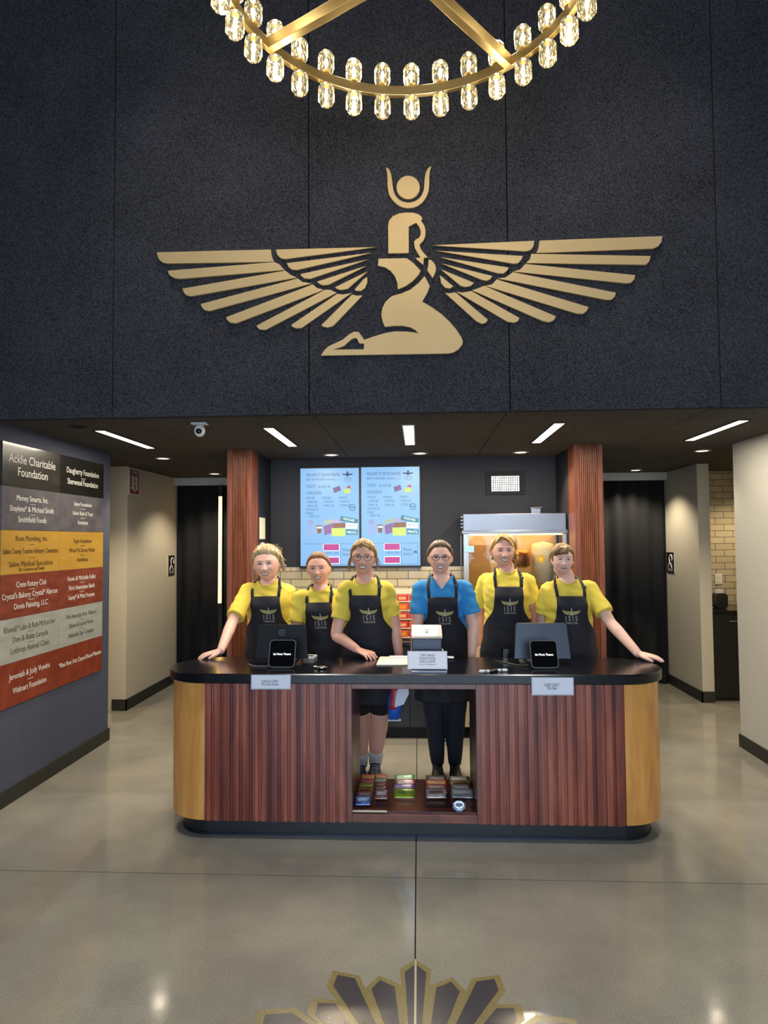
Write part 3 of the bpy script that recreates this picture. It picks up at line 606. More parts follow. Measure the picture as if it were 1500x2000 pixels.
bx('divider', OX0-.005, OX0+.015, fy+.024, KY1-.03, ZB0, ZB1, m_darkwood, counter); bx('divider', OX1-.015, OX1+.005, fy+.024, KY1-.03, ZB0, ZB1, m_darkwood, counter)
m_frame = wood('walnut_frame', '4c231a', '6e3a29', '8a503a', rough=.35, scale=(3, 14, 3))
MB().box(OX0-.012, OX0+.014, fy-.006, fy+.024, ZB0, ZB1).box(OX1-.014, OX1+.012, fy-.006, fy+.024, ZB0, ZB1).box(OX0+.014, OX1-.014, fy-.004, fy+.024, ZB1-.03, ZB1).box(OX0+.014, OX1-.014, fy-.004, fy+.02, ZB0, .15).build('opening_frame', m_frame, counter, .0015)
SZ = .158
bx('shelf', OX0+.015, OX1-.015, fy+.0205, KY1-.005, .135, SZ, wood('shelf_walnut', '2c130f', '45201a', '5c3026', scale=(2, 14, 14), rough=.22), counter, .001)
rebase(counter)

# paper signs taped on the counter edge
def edge_sign(x0, x1, z0, z1, lines, lab):
    t = thing('paper_sign', lab, 'sign', ((x0+x1)/2, KY0-.004, z0), 'paper signs on the counter edge')
    MB().rings([[Vector((x0, y, z0)), Vector((x1, y, z0+.002)), Vector((x1+.001, y, z1)), Vector((x0+.002, y, z1))] for y in (KY0-.0042, KY0-.003)]).build('sheet', m_paper, t)
    MB().rings([[Vector((x0-.005, y, z0-.006)), Vector((x1+.006, y, z0-.005)), Vector((x1+.006, y, z1+.003)), Vector((x0-.005, y, z1+.003))] for y in (KY0-.0022, KY0-.0014)]).build('plastic_sleeve', mat('clear_sleeve', 'b4b6bf', .15), t)
    cx = (x0+x1)/2; h = z1-z0; ms = [text_mesh(s, h*.26, w, .0006, .0004, M=basis((cx-.005, KY0-.0046, z1-h*q), (1, 0, 0), (0, 0, 1))) for s, w, q in lines]
    obj('lettering', merge(ms), m_ink, t); rebase(t)
a = atY(492, 1345, KY0); b = atY(566, 1319, KY0)
edge_sign(a[0], b[0], a[2]+.002, b[2], [('CASH & CARD', .095, .45), ('This Side Please', .1, .68)], 'small white paper sign taped under the black tablet stand')
a = atY(1040, 1356, KY0); b = atY(1118, 1324, KY0)
edge_sign(a[0], b[0], a[2], b[2], [('CARD ONLY', .085, .42), ('This Side', .055, .62)], 'small white paper sign taped under the grey tablet stand')

# ------------------------------------------------------------------ tablet stands
def prism(b, pts0, pts1, mi=0): return b.rings([[Vector(p) for p in pts0], [Vector(p) for p in pts1]], mi)
def rrect(w, h, r, n=5):
    o = []
    for cx, cy, a0 in ((w/2-r, h/2-r, 0), (-w/2+r, h/2-r, 90), (-w/2+r, -h/2+r, 180), (w/2-r, -h/2+r, 270)):
        for k in range(n+1): q = math.radians(a0+90*k/n); o.append((cx+r*math.cos(q), cy+r*math.sin(q)))
    return o
def slab_at(M, w, h, r, d0, d1, name, m, parent, bevel=0):
    L = rrect(w, h, r); return MB().rings([[M @ Vector((x, y, z)) for x, y in L] for z in (d0, d1)]).build(name, m, parent, bevel)
def tablet_stand(x0, x1, zt, shell, lab, dx0, dx1, dz, logo, grp):
    cx = (x0+x1)/2; Y = 4.24; t = thing('tablet_stand', lab, 'tablet stand', (cx, Y, KZ), grp)
    w = x1-x0; h = zt-KZ-.0
    # big tablet seen from its back: leans away from the staff, top towards the camera
    M = basis((cx, Y-.03, KZ+.02+h/2), (1, 0, 0), (0, .16, 1))
    b = MB(); L0 = [(-w/2-.004, -h/2), (w/2+.004, -h/2), (w/2-.012, h/2-.012), (w/2-.024, h/2), (-w/2+.024, h/2), (-w/2+.012, h/2-.012)]
    b.rings([[M @ Vector((x, y, z)) for x, y in L0] for z in (-.012, .006)]); b.build('tablet_shell', shell, t, .003)
    slab_at(M, w-.04, h-.04, .01, -.0135, -.012, 'tablet_screen', m_blackgloss, t)
    bx('stand_foot', cx-.09, cx+.09, Y-.10, Y+.08, KZ+.001, KZ+.012, shell, t, .004)
    prism(MB(), [(cx-.05, Y+.04, KZ+.01), (cx+.05, Y+.04, KZ+.01), (cx+.05, Y+.06, KZ+.01), (cx-.05, Y+.06, KZ+.01)], [(cx-.05, Y-.0, KZ+h*.6), (cx+.05, Y-.0, KZ+h*.6), (cx+.05, Y+.012, KZ+h*.6), (cx-.05, Y+.012, KZ+h*.6)]).build('stand_neck', shell, t)
    lg = shape_mesh([rrect(.036, .036, .008), rrect(.024, .024, .004)], .001); lg2 = shape_mesh([rrect(.010, .010, .002)], .001)
    me = merge([lg, lg2]); me.transform(M @ Matrix.Translation((0, h*.26, .0062))); obj('square_logo', me, m_blackplastic if logo else mat('logo_faint', '30323a', .4), t)
    rebase(t)
    # customer display
    dcx = (dx0+dx1)/2; dw = dx1-dx0; t = thing('customer_display', 'small square customer display with white lettering in front of the %s tablet' % ('grey' if logo else 'black'), 'card reader', (dcx, 3.99, KZ), 'customer displays')
    dh = dz-KZ; M = basis((dcx, 4.015, KZ+.006+dh/2), (1, 0, 0), (0, .42, 1))
    slab_at(M, dw, dh*1.08, .022, -.012, 0, 'casing', m_blackplastic, t, .002)
    rim = merge([shape_mesh([rrect(dw, dh*1.08, .022), rrect(dw-.008, dh*1.08-.008, .019)], .0012)]); rim.transform(M); obj('rim', rim, mat('rim_grey', '8a8c90', .3, .6), t)
    slab_at(M, dw-.009, dh*1.08-.009, .018, 0, .0006, 'screen', m_blackgloss, t)
    obj('lettering', text_mesh('Isis Movie Theatre', .018, dw*.66, .0006, .0006, M=M @ Matrix.Translation((0, -.004, .0009))), mat('screen_text', 'ffffff', emit=1.5), t)
    prism(MB(), [(dcx-.055, 3.985, KZ+.001), (dcx+.055, 3.985, KZ+.001), (dcx+.055, 4.09, KZ+.001), (dcx-.055, 4.09, KZ+.001)], [(dcx-.05, 4.01, KZ+dh*.45), (dcx+.05, 4.01, KZ+dh*.45), (dcx+.05, 4.06, KZ+dh*.5), (dcx-.05, 4.06, KZ+dh*.5)]).build('base', m_blackplastic, t, .003)
    rebase(t)
za = atY(550, 1226, 4.22)[2]; zb = atY(1060, 1223, 4.22)[2]
xa, xb = atY(501, 1290, 4.22)[0], atY(602, 1290, 4.22)[0]; xc, xd = atY(1004, 1280, 4.22)[0], atY(1112, 1280, 4.22)[0]
tablet_stand(xa, xb, za, mat('tablet_black', '070708', .45, spec=.2), 'black tablet register stand seen from the back, beside the paper sign CASH & CARD', -.896, -.738, atY(548, 1249, 4.03)[2]-.01, 0, 'tablet registers')
tablet_stand(xc, xd, zb, mat('tablet_grey', '30343d', .35, .5), 'grey tablet register stand with a square logo on its back', .645, .803, atY(1063, 1250, 4.03)[2]-.01, 1, 'tablet registers')
def cable(P, lab, m=None, r=.0022): tag(MB().tube([Vector(p) for p in P], r, 6).build('cable', m or mat('cable_grey', '77797d', .4), smooth=True), lab, 'cable')
cable([(-.905, 4.02, KZ+.006), (-.96, 4.04, KZ+.003), (-1.0, 4.05, KZ+.003), (-1.05, 4.12, KZ+.003)], 'grey cable lying beside the display under the black tablet')
cable([(.64, 4.06, KZ+.01), (.6, 4.07, KZ+.003), (.56, 4.12, KZ+.003), (.5, 4.2, KZ+.003), (.46, 4.24, KZ+.003)], 'black looped cable lying beside the grey tablet stand', m_blackplastic, .003)
# card reader, dish, papers, cash box, tip sign, markers
def flat_box(name, lab, cat, cx, cy, w, d, h, m, rz=0, z=KZ, bev=.003, screen=None):
    t = thing(name, lab, cat, (cx, cy, z)); M = Matrix.Translation((cx, cy, z)) @ Matrix.Rotation(rz, 4, 'Z')
    MB().box(-w/2, w/2, -d/2, d/2, .0005, h, M=M).build('body', m, t, bev)
    if screen: MB().box(-w*.4, w*.4, -d*.4, d*.1, h, h+.0008, M=M).build('face', screen, t)
    rebase(t); return t
p = atZ(606, 1286, KZ); flat_box('card_reader', 'small white card reader lying on the counter past the black tablet', 'card reader', p[0], p[1], .07, .09, .018, m_white, -.15, screen=m_chrome)
p = atZ(629, 1306, KZ); t = thing('coin_dish', 'small shiny metal dish lying near the counter edge', 'dish', (p[0], p[1], KZ))
MB().lathe((p[0], p[1], KZ), [(.016, .001), (.03, .004), (.036, .010), (.034, .011), (.026, .006), (.002, .004)], 20).build('bowl', m_chrome, t, smooth=True); MB().tube([(p[0]-.03, p[1], KZ+.012), (p[0]-.048, p[1]+.004, KZ+.012)], .003, 6).build('handle', m_chrome, t); rebase(t)
A, B, Cc, D = [atZ(x, y, KZ) for x, y in ((735, 1300), (800, 1300), (812, 1284), (742, 1284))]
t = tag(MB().rings([[Vector((q[0], q[1], z)) for q in (A, B, Cc, D)] for z in (KZ+.001, KZ+.006)]).build('paper_pad', m_cream), 'cream sheet of paper lying between the resting hand and the cash box', 'paper')
A, B = atZ(760, 1283, KZ+.007), atZ(880, 1284, KZ+.007)
tag(MB().rings([[Vector((x, y, z)) for x, y in ((A[0], A[1]-.03), (B[0]+.02, A[1]-.05), (B[0]+.02, A[1]+.02), (A[0], A[1]+.04))] for z in (KZ+.0065, KZ+.009)]).build('paper_sheet', m_paper), 'white sheet of paper sticking out behind the cash box', 'paper')
bx0, bx1 = atY(804, 1290, 4.0)[0], atY(864, 1290, 4.0)[0]; zt = atY(832, 1247, 3.99)[2]
t = thing('cash_box', 'dark blue cash box with steel top, slot and lock', 'cash box', ((bx0+bx1)/2, 4.06, KZ))
bx('body', bx0+.003, bx1-.003, 3.99, 4.15, KZ+.0095, zt, mat('navy_enamel', '1f2a42', .35), t, .004)
zt2 = zt+.03
prism(MB(), [(bx0, 3.985, zt), (bx1, 3.985, zt), (bx1, 4.155, zt), (bx0, 4.155, zt)], [(bx0, 4.0, zt+.012), (bx1, 4.0, zt+.012), (bx1, 4.155, zt+.06), (bx0, 4.155, zt+.06)]).build('lid', m_steel, t, .002)
cx = (bx0+bx1)/2; Ml = basis((cx, 4.08, zt+.0365), (1, 0, 0), (0, .155, .048))
MB().box(-.05, .05, -.001, .001, 0, .001, M=Ml).box(-.014, .014, -.003, .003, 0, .0015, M=Ml).build('slot', m_black, t)
MB().rings([[Ml @ Vector((.01*math.cos(q), -.028+.008*math.sin(q), z)) for q in [2*PI*k/16 for k in range(16)]] for z in (0, .004)]).build('lock', m_chrome, t)
bx('side_clip', bx1-.002, bx1+.008, 4.03, 4.09, KZ+.04, KZ+.10, m_white, t, .003); rebase(t)
t = thing('tip_sign', 'white paper sign in a clear stand leaning before the cash box', 'sign', (cx, 3.9, KZ))
a0 = atY(797, 1308, 3.885); a1 = atY(873, 1311, 3.885); z1 = atY(834, 1273, 3.93)[2]; sw = a1[0]-a0[0]; sx = (a0[0]+a1[0])/2
Ms = basis((sx, 3.885, KZ+.018), (1, 0, 0), (0, .045, z1-KZ-.018)); hh = math.hypot(.045, z1-KZ-.018)
MB().box(-sw/2, sw/2, 0, hh, 0, .0015, M=Ms).build('sheet', m_paper, t); MB().box(-sw/2-.004, sw/2+.004, -.004, hh+.005, -.0035, -.0005, M=Ms).build('holder_back', _M['clear_sleeve'], t)
bx('holder_foot', sx-sw/2+.02, sx+sw/2, 3.86, 3.93, KZ+.001, KZ+.012, mat('acrylic_foot', '8f93a8', .1), t, .001)
bx('dark_gap', sx-sw/2+.02, sx+sw/2-.004, 3.868, 3.92, KZ+.0125, KZ+.017, m_black, t)
ms = [text_mesh(s, .02, w, .0006, .0003, M=Ms @ Matrix.Translation((0, hh*q, .0016))) for s, w, q in (('TIPS AND', sw*.38, .78), ('DONATIONS', sw*.42, .6), ('WELCOME', sw*.4, .42))]+[text_mesh('for our volunteers', .01, sw*.42, .0006, 0, M=Ms @ Matrix.Translation((0, hh*.26, .0016)))]
obj('lettering', merge(ms), m_ink, t); rebase(t)
def marker(cx, cy, ang, L, lab):
    t = thing('marker_pen', lab, 'pen', (cx, cy, KZ), 'marker pens'); d = Vector((math.cos(ang), math.sin(ang), 0)); c = Vector((cx, cy, KZ+.0085))
    MB().tube([c-d*L/2, c+d*L*.2], .008, 12).build('barrel', m_white, t, smooth=True); MB().tube([c+d*L*.2, c+d*L/2], .0085, 12).build('cap', m_blackplastic, t, smooth=True)
    MB().tube([c-d*L*.2, c+d*L*.0], .0083, 12).build('label_band', mat('marker_band', '8a8d96', .5), t); rebase(t)
p = atZ(951, 1314, KZ); marker(p[0], p[1], .08, .075, 'marker pen with dark cap nearest the cash box'); p = atZ(977, 1312, KZ); marker(p[0], p[1], PI+.02, .07, 'marker pen nearest the grey tablet stand')
p = atZ(987, 1283, KZ); t = thing('glass_votive', 'small dark square glass behind the marker pens', 'glass', (p[0], p[1], KZ)); L = rrect(.05, .05, .01)
MB().rings([[Vector((p[0]+x*k, p[1]+y*k, KZ+z)) for x, y in L] for k, z in ((.9, .001), (1, .055), (.88, .055), (.8, .01))]).build('cup', m_blackgloss, t); rebase(t)
p = atZ(1024, 1286, KZ); flat_box('power_adapter', 'white power adapter behind the customer display', 'adapter', p[0], p[1], .05, .05, .022, m_white, .3)

# ------------------------------------------------------------------ candy on the counter shelf
rnd = random.Random(3)
def pouch(name, lab, cat, c, w, h, th, colA, colB, tilt, rz, grp, rows=None):
    """crimped foil pouch leaning back; a band and letter marks across its face"""
    t = thing(name, lab, cat, c, grp); M = Matrix.Translation(c) @ Matrix.Rotation(rz, 4, 'Z') @ Matrix.Rotation(tilt, 4, 'X')
    nx, ny = 14, 8; vs = []; fs = []
    def P(u, v, s):
        x = (u-.5)*w; y = v*h; k = (1-abs(2*u-1)**6)*(1-abs(2*v-1)**4)
        x += (.002 if int(v*ny) % 2 else -.002) if u in (0, 1) else 0
        return M @ Vector((x, y, s*(th*.5*k+.0004)+.0015*math.sin(9*u+5*v)*k+th*.5))
    for s in (1, -1):
        for j in range(ny+1):
            for i in range(nx+1): vs.append(P(i/nx, j/ny, s))
    N1 = (nx+1)*(ny+1)
    for s in (0, 1):
        for j in range(ny):
            for i in range(nx):
                a = s*N1+j*(nx+1)+i; f = (a, a+1, a+nx+2, a+nx+1); fs.append(f if s == 0 else f[::-1])
    for i in range(nx):
        fs += [(i+1, i, N1+i, N1+i+1), (N1-nx-1+i, N1-nx+i, 2*N1-nx+i, 2*N1-nx-1+i)]
    for j in range(ny):
        a = j*(nx+1); fs += [(a, a+nx+1, N1+a+nx+1, N1+a), (a+nx, N1+a+nx, N1+a+2*nx+1, a+2*nx+1)]
    MB().add(vs, fs).build('wrapper', mat('foil_'+colA, colA, .3, .25, mott=(28, .5, colB)), t, smooth=True)
    b = MB(); r = random.Random(hash(colA) & 255)
    x = -w*.36
    while x < w*.34:
        lw = w*r.uniform(.05, .09)
        u0, u1 = (x/w+.5), ((x+lw*.8)/w+.5); zz = .0016
        q = [P(u0, .34+.06*r.random(), 1), P(u1, .36, 1), P(u1, .68, 1), P(u0, .66+.06*r.random(), 1)]; n = (M.to_3x3() @ Vector((0, 0, 1)))*.0012
        b.add([p+n for p in q], [(0, 1, 2, 3)]); x += lw
    b.build('printed_mark', mat('print_'+colB, colB, .5), t, fix=False)
    rebase(t)
cols = [
 (684, 719, 1522, 1574, [('a8552e', 'c88a5a', 'orange'), ('8e2f38', 'b8626a', 'crimson'), ('8a8a35', 'b5b060', 'olive green'), ('b5913a', '7a3030', 'mustard'), ('8a3040', 'd0a0a0', 'wine red'), ('2f4f9c', 'c0cce8', 'blue')], .085, 'fruit candy box', 'first column'),
 (730, 757, 1522, 1562, [('b85a35', 'd8a080', 'burnt orange'), ('6f7c66', 'a8b09a', 'grey green'), ('7c3038', 'b08080', 'dark red'), ('6e2a30', 'c09090', 'maroon'), ('8a4a4c', 'd8c8c8', 'dusty red')], .07, 'candy bar', 'second column'),
 (767, 812, 1522, 1560, [('4f9a58', 'd8e8d0', 'bright green'), ('a84048', 'e8e0e0', 'red and white'), ('5a2c7c', 'c8b8e0', 'purple'), ('9aaa2c', '3f6a28', 'lime yellow')], .125, 'candy bag', 'third column'),
 (830, 874, 1524, 1560, [('3a2426', '8a7a78', 'dark brown'), ('b8552c', 'e0b080', 'bright orange'), ('a03026', 'e0c0b0', 'scarlet'), ('c8c4bc', '7a3a34', 'white')], .12, 'chocolate bag', 'fourth column'),
 (882, 926, 1526, 1560, [('3f2c28', 'd8d4cc', 'brown and white'), ('9a8440', '4a3428', 'tan'), ('4a3434', 'c8c0c0', 'dark maroon'), ('7a7c84', 'b4b6bc', 'silver grey')], .12, 'chocolate bag', 'fifth column')]
for x0, x1, y0, y1, items, w, kind, colname in cols:
    n = len(items)
    for k, (ca, cb, nm) in enumerate(items):
        u = (k+.5)/n; py = y0+(y1-y0)*(k+.9)/n; p = atZ((x0+x1)/2+rnd.uniform(-1.5, 1.5)+(3 if colname == 'first column' else 0)*(1-2*u), py+3, SZ)
        y = min(max(p[1], KY0+.06), KY1-.09)
        p = Vector((max(OX0+.024+w/2, min(p[0], OX1-.024-w/2)), y, SZ+.006))
        pouch(kind.replace(' ', '_'), '%s %s in the %s of candy on the counter shelf' % (nm, kind, colname), 'candy', tuple(p), w*rnd.uniform(.95, 1.05), .07, .012, ca, cb, math.radians(28), rnd.uniform(-.06, .06), 'candy packets on the counter shelf')
p = atZ(897, 1588, SZ); t = thing('mint_package', 'round pale blue package at the front of the counter shelf', 'candy', (p[0], p[1], SZ))
Mp = Matrix.Translation((p[0], p[1], SZ)) @ Matrix.Rotation(math.radians(40), 4, 'X')
MB().rings([[Mp @ Vector((.036*k*math.cos(q)*1.05, .034+.032*k*math.sin(q), z)) for q in [2*PI*i/8+.39 for i in range(8)]] for k, z in ((.7, 0.001), (1, .006), (1, .018), (.75, .026))]).build('tub', mat('pale_blue_foil', '9fb4cc', .25, .4), t)
MB().rings([[Mp @ Vector((.02*math.cos(q), .034+.012*math.sin(q), z)) for q in [2*PI*i/16 for i in range(16)]] for z in (.0262, .0268)]).build('printed_mark', mat('blue_print', '4a6088', .5), t); rebase(t)
a, b = atZ(684, 1586, SZ), atZ(756, 1584, SZ)
tag(MB().box(a[0]+.01, b[0], a[1]-.0, a[1]+.02, SZ+.0006, SZ+.004).build('paper_strip', m_cream), 'pale strip of paper lying along the shelf front', 'paper')

# ------------------------------------------------------------------ menu screens
m_scr = mat('screen_blue', '1a2634', .3, emit=.95, ecol='8cc2f4'); m_scrt = mat('screen_dark', '26507c', .4, emit=.02); m_mag = mat('screen_magenta', '8f2f78', .4, emit=.35, ecol='8f2f78')
m_s = {k: mat('screen_'+k, c, .4, emit=.3, ecol=c) for k, c in dict(purple='6d4f86', yellow='b9cf5e', red='b04848', white='d6ecff', green='9fc95a', brown='6b4a35', teal='2f6a7c', mauve='8a86b8', grey='8a9a86').items()}
def screen(x0, x1, z0, z1, lab):
    Y = 6.27; t = thing('menu_screen', lab, 'menu screen', ((x0+x1)/2, Y, z0), 'menu screens')
    bx('bezel', x0-.012, x1+.012, Y-.004, 6.3, z0-.022, z1+.012, m_blackplastic, t, .003)
    bx('display', x0, x1, Y-.007, Y-.004, z0, z1, m_scr, t)
    w, h = x1-x0, z1-z0; k = w/610.; Yt = Y-.0075
    def M(u, v): return basis((x0+u*k, Yt, z1-v*(h/1045.)), (1, 0, 0), (0, 0, 1))
    T = []; 
    def tx(s, u, v, wd, hh, bold=0, shear=0): T.append(text_mesh(s, hh*k*1.35, wd*k, .0004, bold*k, 'LEFT', M=M(u, v), shear=shear))
    tx('WELCOME TO THE ISIS THEATRE', 57, 72, 355, 32, 1.6); tx('SALES TAX INCLUDED', 57, 120, 195, 24, .6); tx('TICKETS', 60, 196, 95, 34, 1.8); tx('ALL SEATS $8', 182, 198, 128, 26, .8)
    tx('CONCESSIONS', 60, 266, 155, 34, 1.8)
    for i, (hd, rows) in enumerate((('POPCORN', ['LARGE $4', 'SMALL $3']), ('DRINKS', ['LARGE $4', 'SMALL $3']), ('SWEETS', ['CANDY $2', 'COFFEE $2']))):
        u = 62+170*i; tx(hd, u, 320, 88, 24, .8)
        for j, s in enumerate(rows): tx(s, u+12, 360+42*j, 100, 24, .5)
    tx('KID PACK $5', 62, 442, 125, 24, .5); tx('BUCKET', 62, 482, 72, 24, .5); tx('REFILL $3', 92, 515, 100, 24, .5)
    L = lambda u, v, ww, hh: MB().box(x0+u*k, x0+(u+ww)*k, Yt-.0004, Yt, z1-(v+hh)*h/1045, z1-v*h/1045).mesh('l')
    for q in ((262, 116, 90, 3), (262, 124, 150, 3), (30, 808, 560, 3), (30, 1030, 560, 3), (415, 808, 3, 225), (585, 808, 3, 225)): obj('rule_line', L(*q), m_scrt, t)
    # winged mark of the theatre
    T.append(shape_mesh([[(-60, 10), (-12, 8), (-8, 30), (0, 36), (8, 30), (12, 8), (60, 10), (45, -4), (12, -8), (6, -22), (-6, -22), (-12, -8), (-45, -4)]], .0004, M=M(492, 70) @ Matrix.Diagonal((k, k, 1, 1)))); tx('I S I S', 455, 115, 75, 30, .5); tx('THEATRE', 460, 140, 70, 9)
    T.append(shape_mesh([[(34*math.cos(q), 34*math.sin(q)) for q in [2*PI*i/24 for i in range(24)]], [(27*math.cos(q), 27*math.sin(q)) for q in [2*PI*i/24 for i in range(24)]]], .0004, M=M(540, 425) @ Matrix.Diagonal((k, k, 1, 1)))); T.append(L(522, 420, 36, 10))
    tx('CRETE CARE', 252, 912, 140, 22, .5, .1); tx('Money\nSmarts', 435, 900, 90, 34, .6)
    T.append(shape_mesh([[(-16, -14), (-18, 2), (-8, 14), (10, 14), (20, 4), (18, -14), (10, -14), (8, -4), (-4, -4), (-6, -14)]], .0004, M=M(560, 905) @ Matrix.Diagonal((k, k, 1, 1))))
    for me in T: obj('menu_line', me, m_scrt, t)
    def poly(name, P, m, d=.0008):
        me = shape_mesh([[(u*k, -v*h/1045) for u, v in P]], .0004); me.transform(basis((x0, Yt-d+.0008, z1), (1, 0, 0), (0, 0, 1))); return obj(name, me, m, t)
    for v0, v1 in ((814, 880), (955, 1018)):
        poly('sponsor_block', [(234, v0-6), (406, v0-6), (406, v1+6), (234, v1+6)], m_s['white'], .0007); poly('sponsor_block', [(240, v0), (400, v0), (400, v1), (240, v1)], m_mag, .0012)
    poly('ticket_picture', [(338, 215), (410, 190), (424, 240), (352, 268)], m_s['purple']); poly('ticket_picture', [(450, 225), (524, 225), (518, 268), (456, 268)], m_s['yellow']); poly('ticket_picture', [(470, 210), (515, 185), (530, 222)], m_s['red'], .001)
    b = []
    for i in range(6):
        u = 66+15*i; b.append([(u, 600), (u+5, 600), (u+9-i, 715), (u+4-i, 715)])
    for j in range(9): cx, cy = 80+13*(j % 5)+6*(j//5), 590-22*(j//5)-3*(j % 2); b.append([(cx+9*math.cos(q), cy+9*math.sin(q)) for q in [2*PI*i/8 for i in range(8)]])
    ms = []
    for P in b:
        me = shape_mesh([[(u*k, -v*h/1045) for u, v in P]], .0004); me.transform(basis((x0, Yt, z1), (1, 0, 0), (0, 0, 1))); ms.append(me)
    obj('popcorn_picture', merge(ms), m_s['mauve'], t)
    poly('drink_picture', [(163, 612), (226, 612), (213, 698), (178, 698)], m_s['brown']); poly('drink_picture', [(198, 612), (222, 520), (226, 521), (203, 612)], m_s['mauve']); poly('drink_picture', [(170, 628), (222, 625), (220, 645), (172, 645)], m_s['white'], .001)
    for jj, (P, c) in enumerate((([(240, 568), (340, 545), (344, 580), (246, 606)], 'grey'), ([(340, 555), (425, 540), (428, 578), (344, 592)], 'mauve'), ([(420, 512), (602, 552), (594, 598), (410, 566)], 'teal'), ([(242, 620), (330, 592), (345, 690), (250, 718)], 'purple'), ([(335, 592), (470, 586), (470, 640), (340, 645)], 'brown'), ([(470, 590), (596, 594), (590, 652), (470, 650)], 'white'), ([(322, 645), (468, 645), (462, 730), (328, 728)], 'green'), ([(470, 655), (600, 668), (595, 716), (472, 714)], 'teal'))):
        poly('snack_picture', P, m_s[c], .0008+.0004*jj)
    ms = [text_mesh('MINTS', 30*k*1.3, 88*k, .0004, .001, 'CENTER', M=M(532, 622) @ Matrix.Translation((0, 0, .0042)))]; obj('snack_lettering', merge(ms), m_scrt, t)
    ms = [text_mesh(s, 30*k*1.2, wd*k, .0004, .001, 'CENTER', M=M(u, v) @ Matrix.Translation((0, 0, .0042)) @ Matrix.Rotation(math.radians(a), 4, 'Z')) for s, u, v, wd, a in (('MUNCHIES', 505, 556, 120, -12), ('MINTS', 532, 692, 100, -4))]; obj('snack_lettering', merge(ms), m_s['white'], t)
    rebase(t)
screen(-1.1, -.552, 1.448, 2.358, 'bright blue menu screen on the wall, nearest the notice on the alcove side'); screen(-.53, .012, 1.448, 2.362, 'bright blue menu screen on the wall, nearest the wall vent')

# ------------------------------------------------------------------ back wall vent, notices
m_vent = mat('vent_glow', 'f2f4ee', emit=1.6, ecol='eef2ea')
t = thing('wall_vent', 'black framed wall vent with bright white light behind its mesh', 'vent', (.806, 6.3, 2.115))
v0, v1, w0, w1 = .676, .936, 2.125, 2.27
MB().box(v0-.05, v1+.05, 6.285, 6.3, w0-.03, w0).box(v0-.05, v1+.05, 6.285, 6.3, w1, w1+.04).box(v0-.05, v0, 6.285, 6.3, w0, w1).box(v1, v1+.05, 6.285, 6.3, w0, w1).build('frame', m_black, t, .002)
bx('lit_back', v0, v1, 6.294, 6.2995, w0, w1, m_vent, t)
b = MB()
for i in range(14): x = v0+(v1-v0)*i/13; b.box(x-.0022, x+.0022, 6.287, 6.291, w0, w1)
for i in range(8): z = w0+(w1-w0)*i/7; b.box(v0, v1, 6.286, 6.29, z-.0022, z+.0022)
b.build('mesh_grid', m_black, t); rebase(t)
t = tag(bx('notice', -1.39, -1.387, 5.85, 6.06, 1.70, 1.89, m_cream), 'cream notice sheet on the dark alcove side by the pillar', 'notice')
t = thing('wall_switch', 'pale switch plate on the dark alcove side above the blond head', 'switch', (-1.385, 5.95, 1.58)); bx('plate', -1.39, -1.384, 5.92, 6.0, 1.575, 1.67, m_white, t, .002); bx('rocker', -1.384, -1.380, 5.945, 5.975, 1.6, 1.645, m_white, t, .001); rebase(t)

# ------------------------------------------------------------------ back counter, candy rack
bc = thing('back_counter', 'black back counter under the tiled wall', 'counter', (-.5, 6.0, 0))
m_bc = mat('black_laminate', '151517', .35)
bx('worktop', -1.385, .35, 5.74, 6.295, .79, .82, m_slab, bc, .003); bx('cabinet_body', -1.385, .345, 5.79, 6.29, .1, .79, m_bc, bc); bx('toe_kick', -1.385, .345, 5.83, 6.29, 0, .1, m_black, bc)
for i in range(4):
    x0 = -1.38+.431*i; d = bx('door', x0+.003, x0+.428, 5.77, 5.79, .11, .78, m_bc, bc, .002); MB().tube([(x0+.39, 5.755, .5), (x0+.39, 5.755, .64)], .005, 8).build('handle', m_steel, d)
rebase(bc)
rk = thing('candy_rack', 'tiered wire rack full of orange candy boxes on the back counter', 'rack', (-.2, 6.0, .82))
b = MB()
for i in range(5): z = .835+.075*i; b.box(-.42, .02, 5.9+.03*i, 6.0+.03*i, z, z+.006)
for x in (-.426, .02): b.box(x, x+.006, 5.9, 6.12, .82, 1.2)
b.build('shelves', m_cream, rk)
bx('top_card', -.42, .02, 6.10, 6.105, 1.2, 1.245, m_cream, rk); rebase(rk)
rnd = random.Random(5)
for i in range(5):
    for j in range(4):
        x0 = -.41+.106*j; z = .8415+.075*i; y0 = 5.905+.03*i
        ca, cb, nm = rnd.choice([('c8542a', 'e8a030', 'orange'), ('b8302a', 'e8c090', 'red'), ('d88a2c', 'b03a2a', 'amber'), ('c23a3a', 'f0d0a0', 'bright red')])
        t = thing('candy_box', '%s candy box on the %s tier of the wire rack, %s' % (nm, ['lowest', 'second lowest', 'middle', 'second highest', 'top'][i], ['outermost', 'second from outside', 'third from outside', 'nearest the popcorn'][j]), 'candy', (x0+.05, y0, z), 'candy boxes on the wire rack')
        bx('carton', x0+.002, x0+.1, y0, y0+.1, z, z+.052, mat('carton_'+ca, ca, .45), t, .002)
        bx('label_panel', x0+.015+.01*(j % 2), x0+.08, y0-.0012, y0, z+.012, z+.04, mat('carton_'+cb, cb, .45, mott=(60, .6, ca)), t); rebase(t)

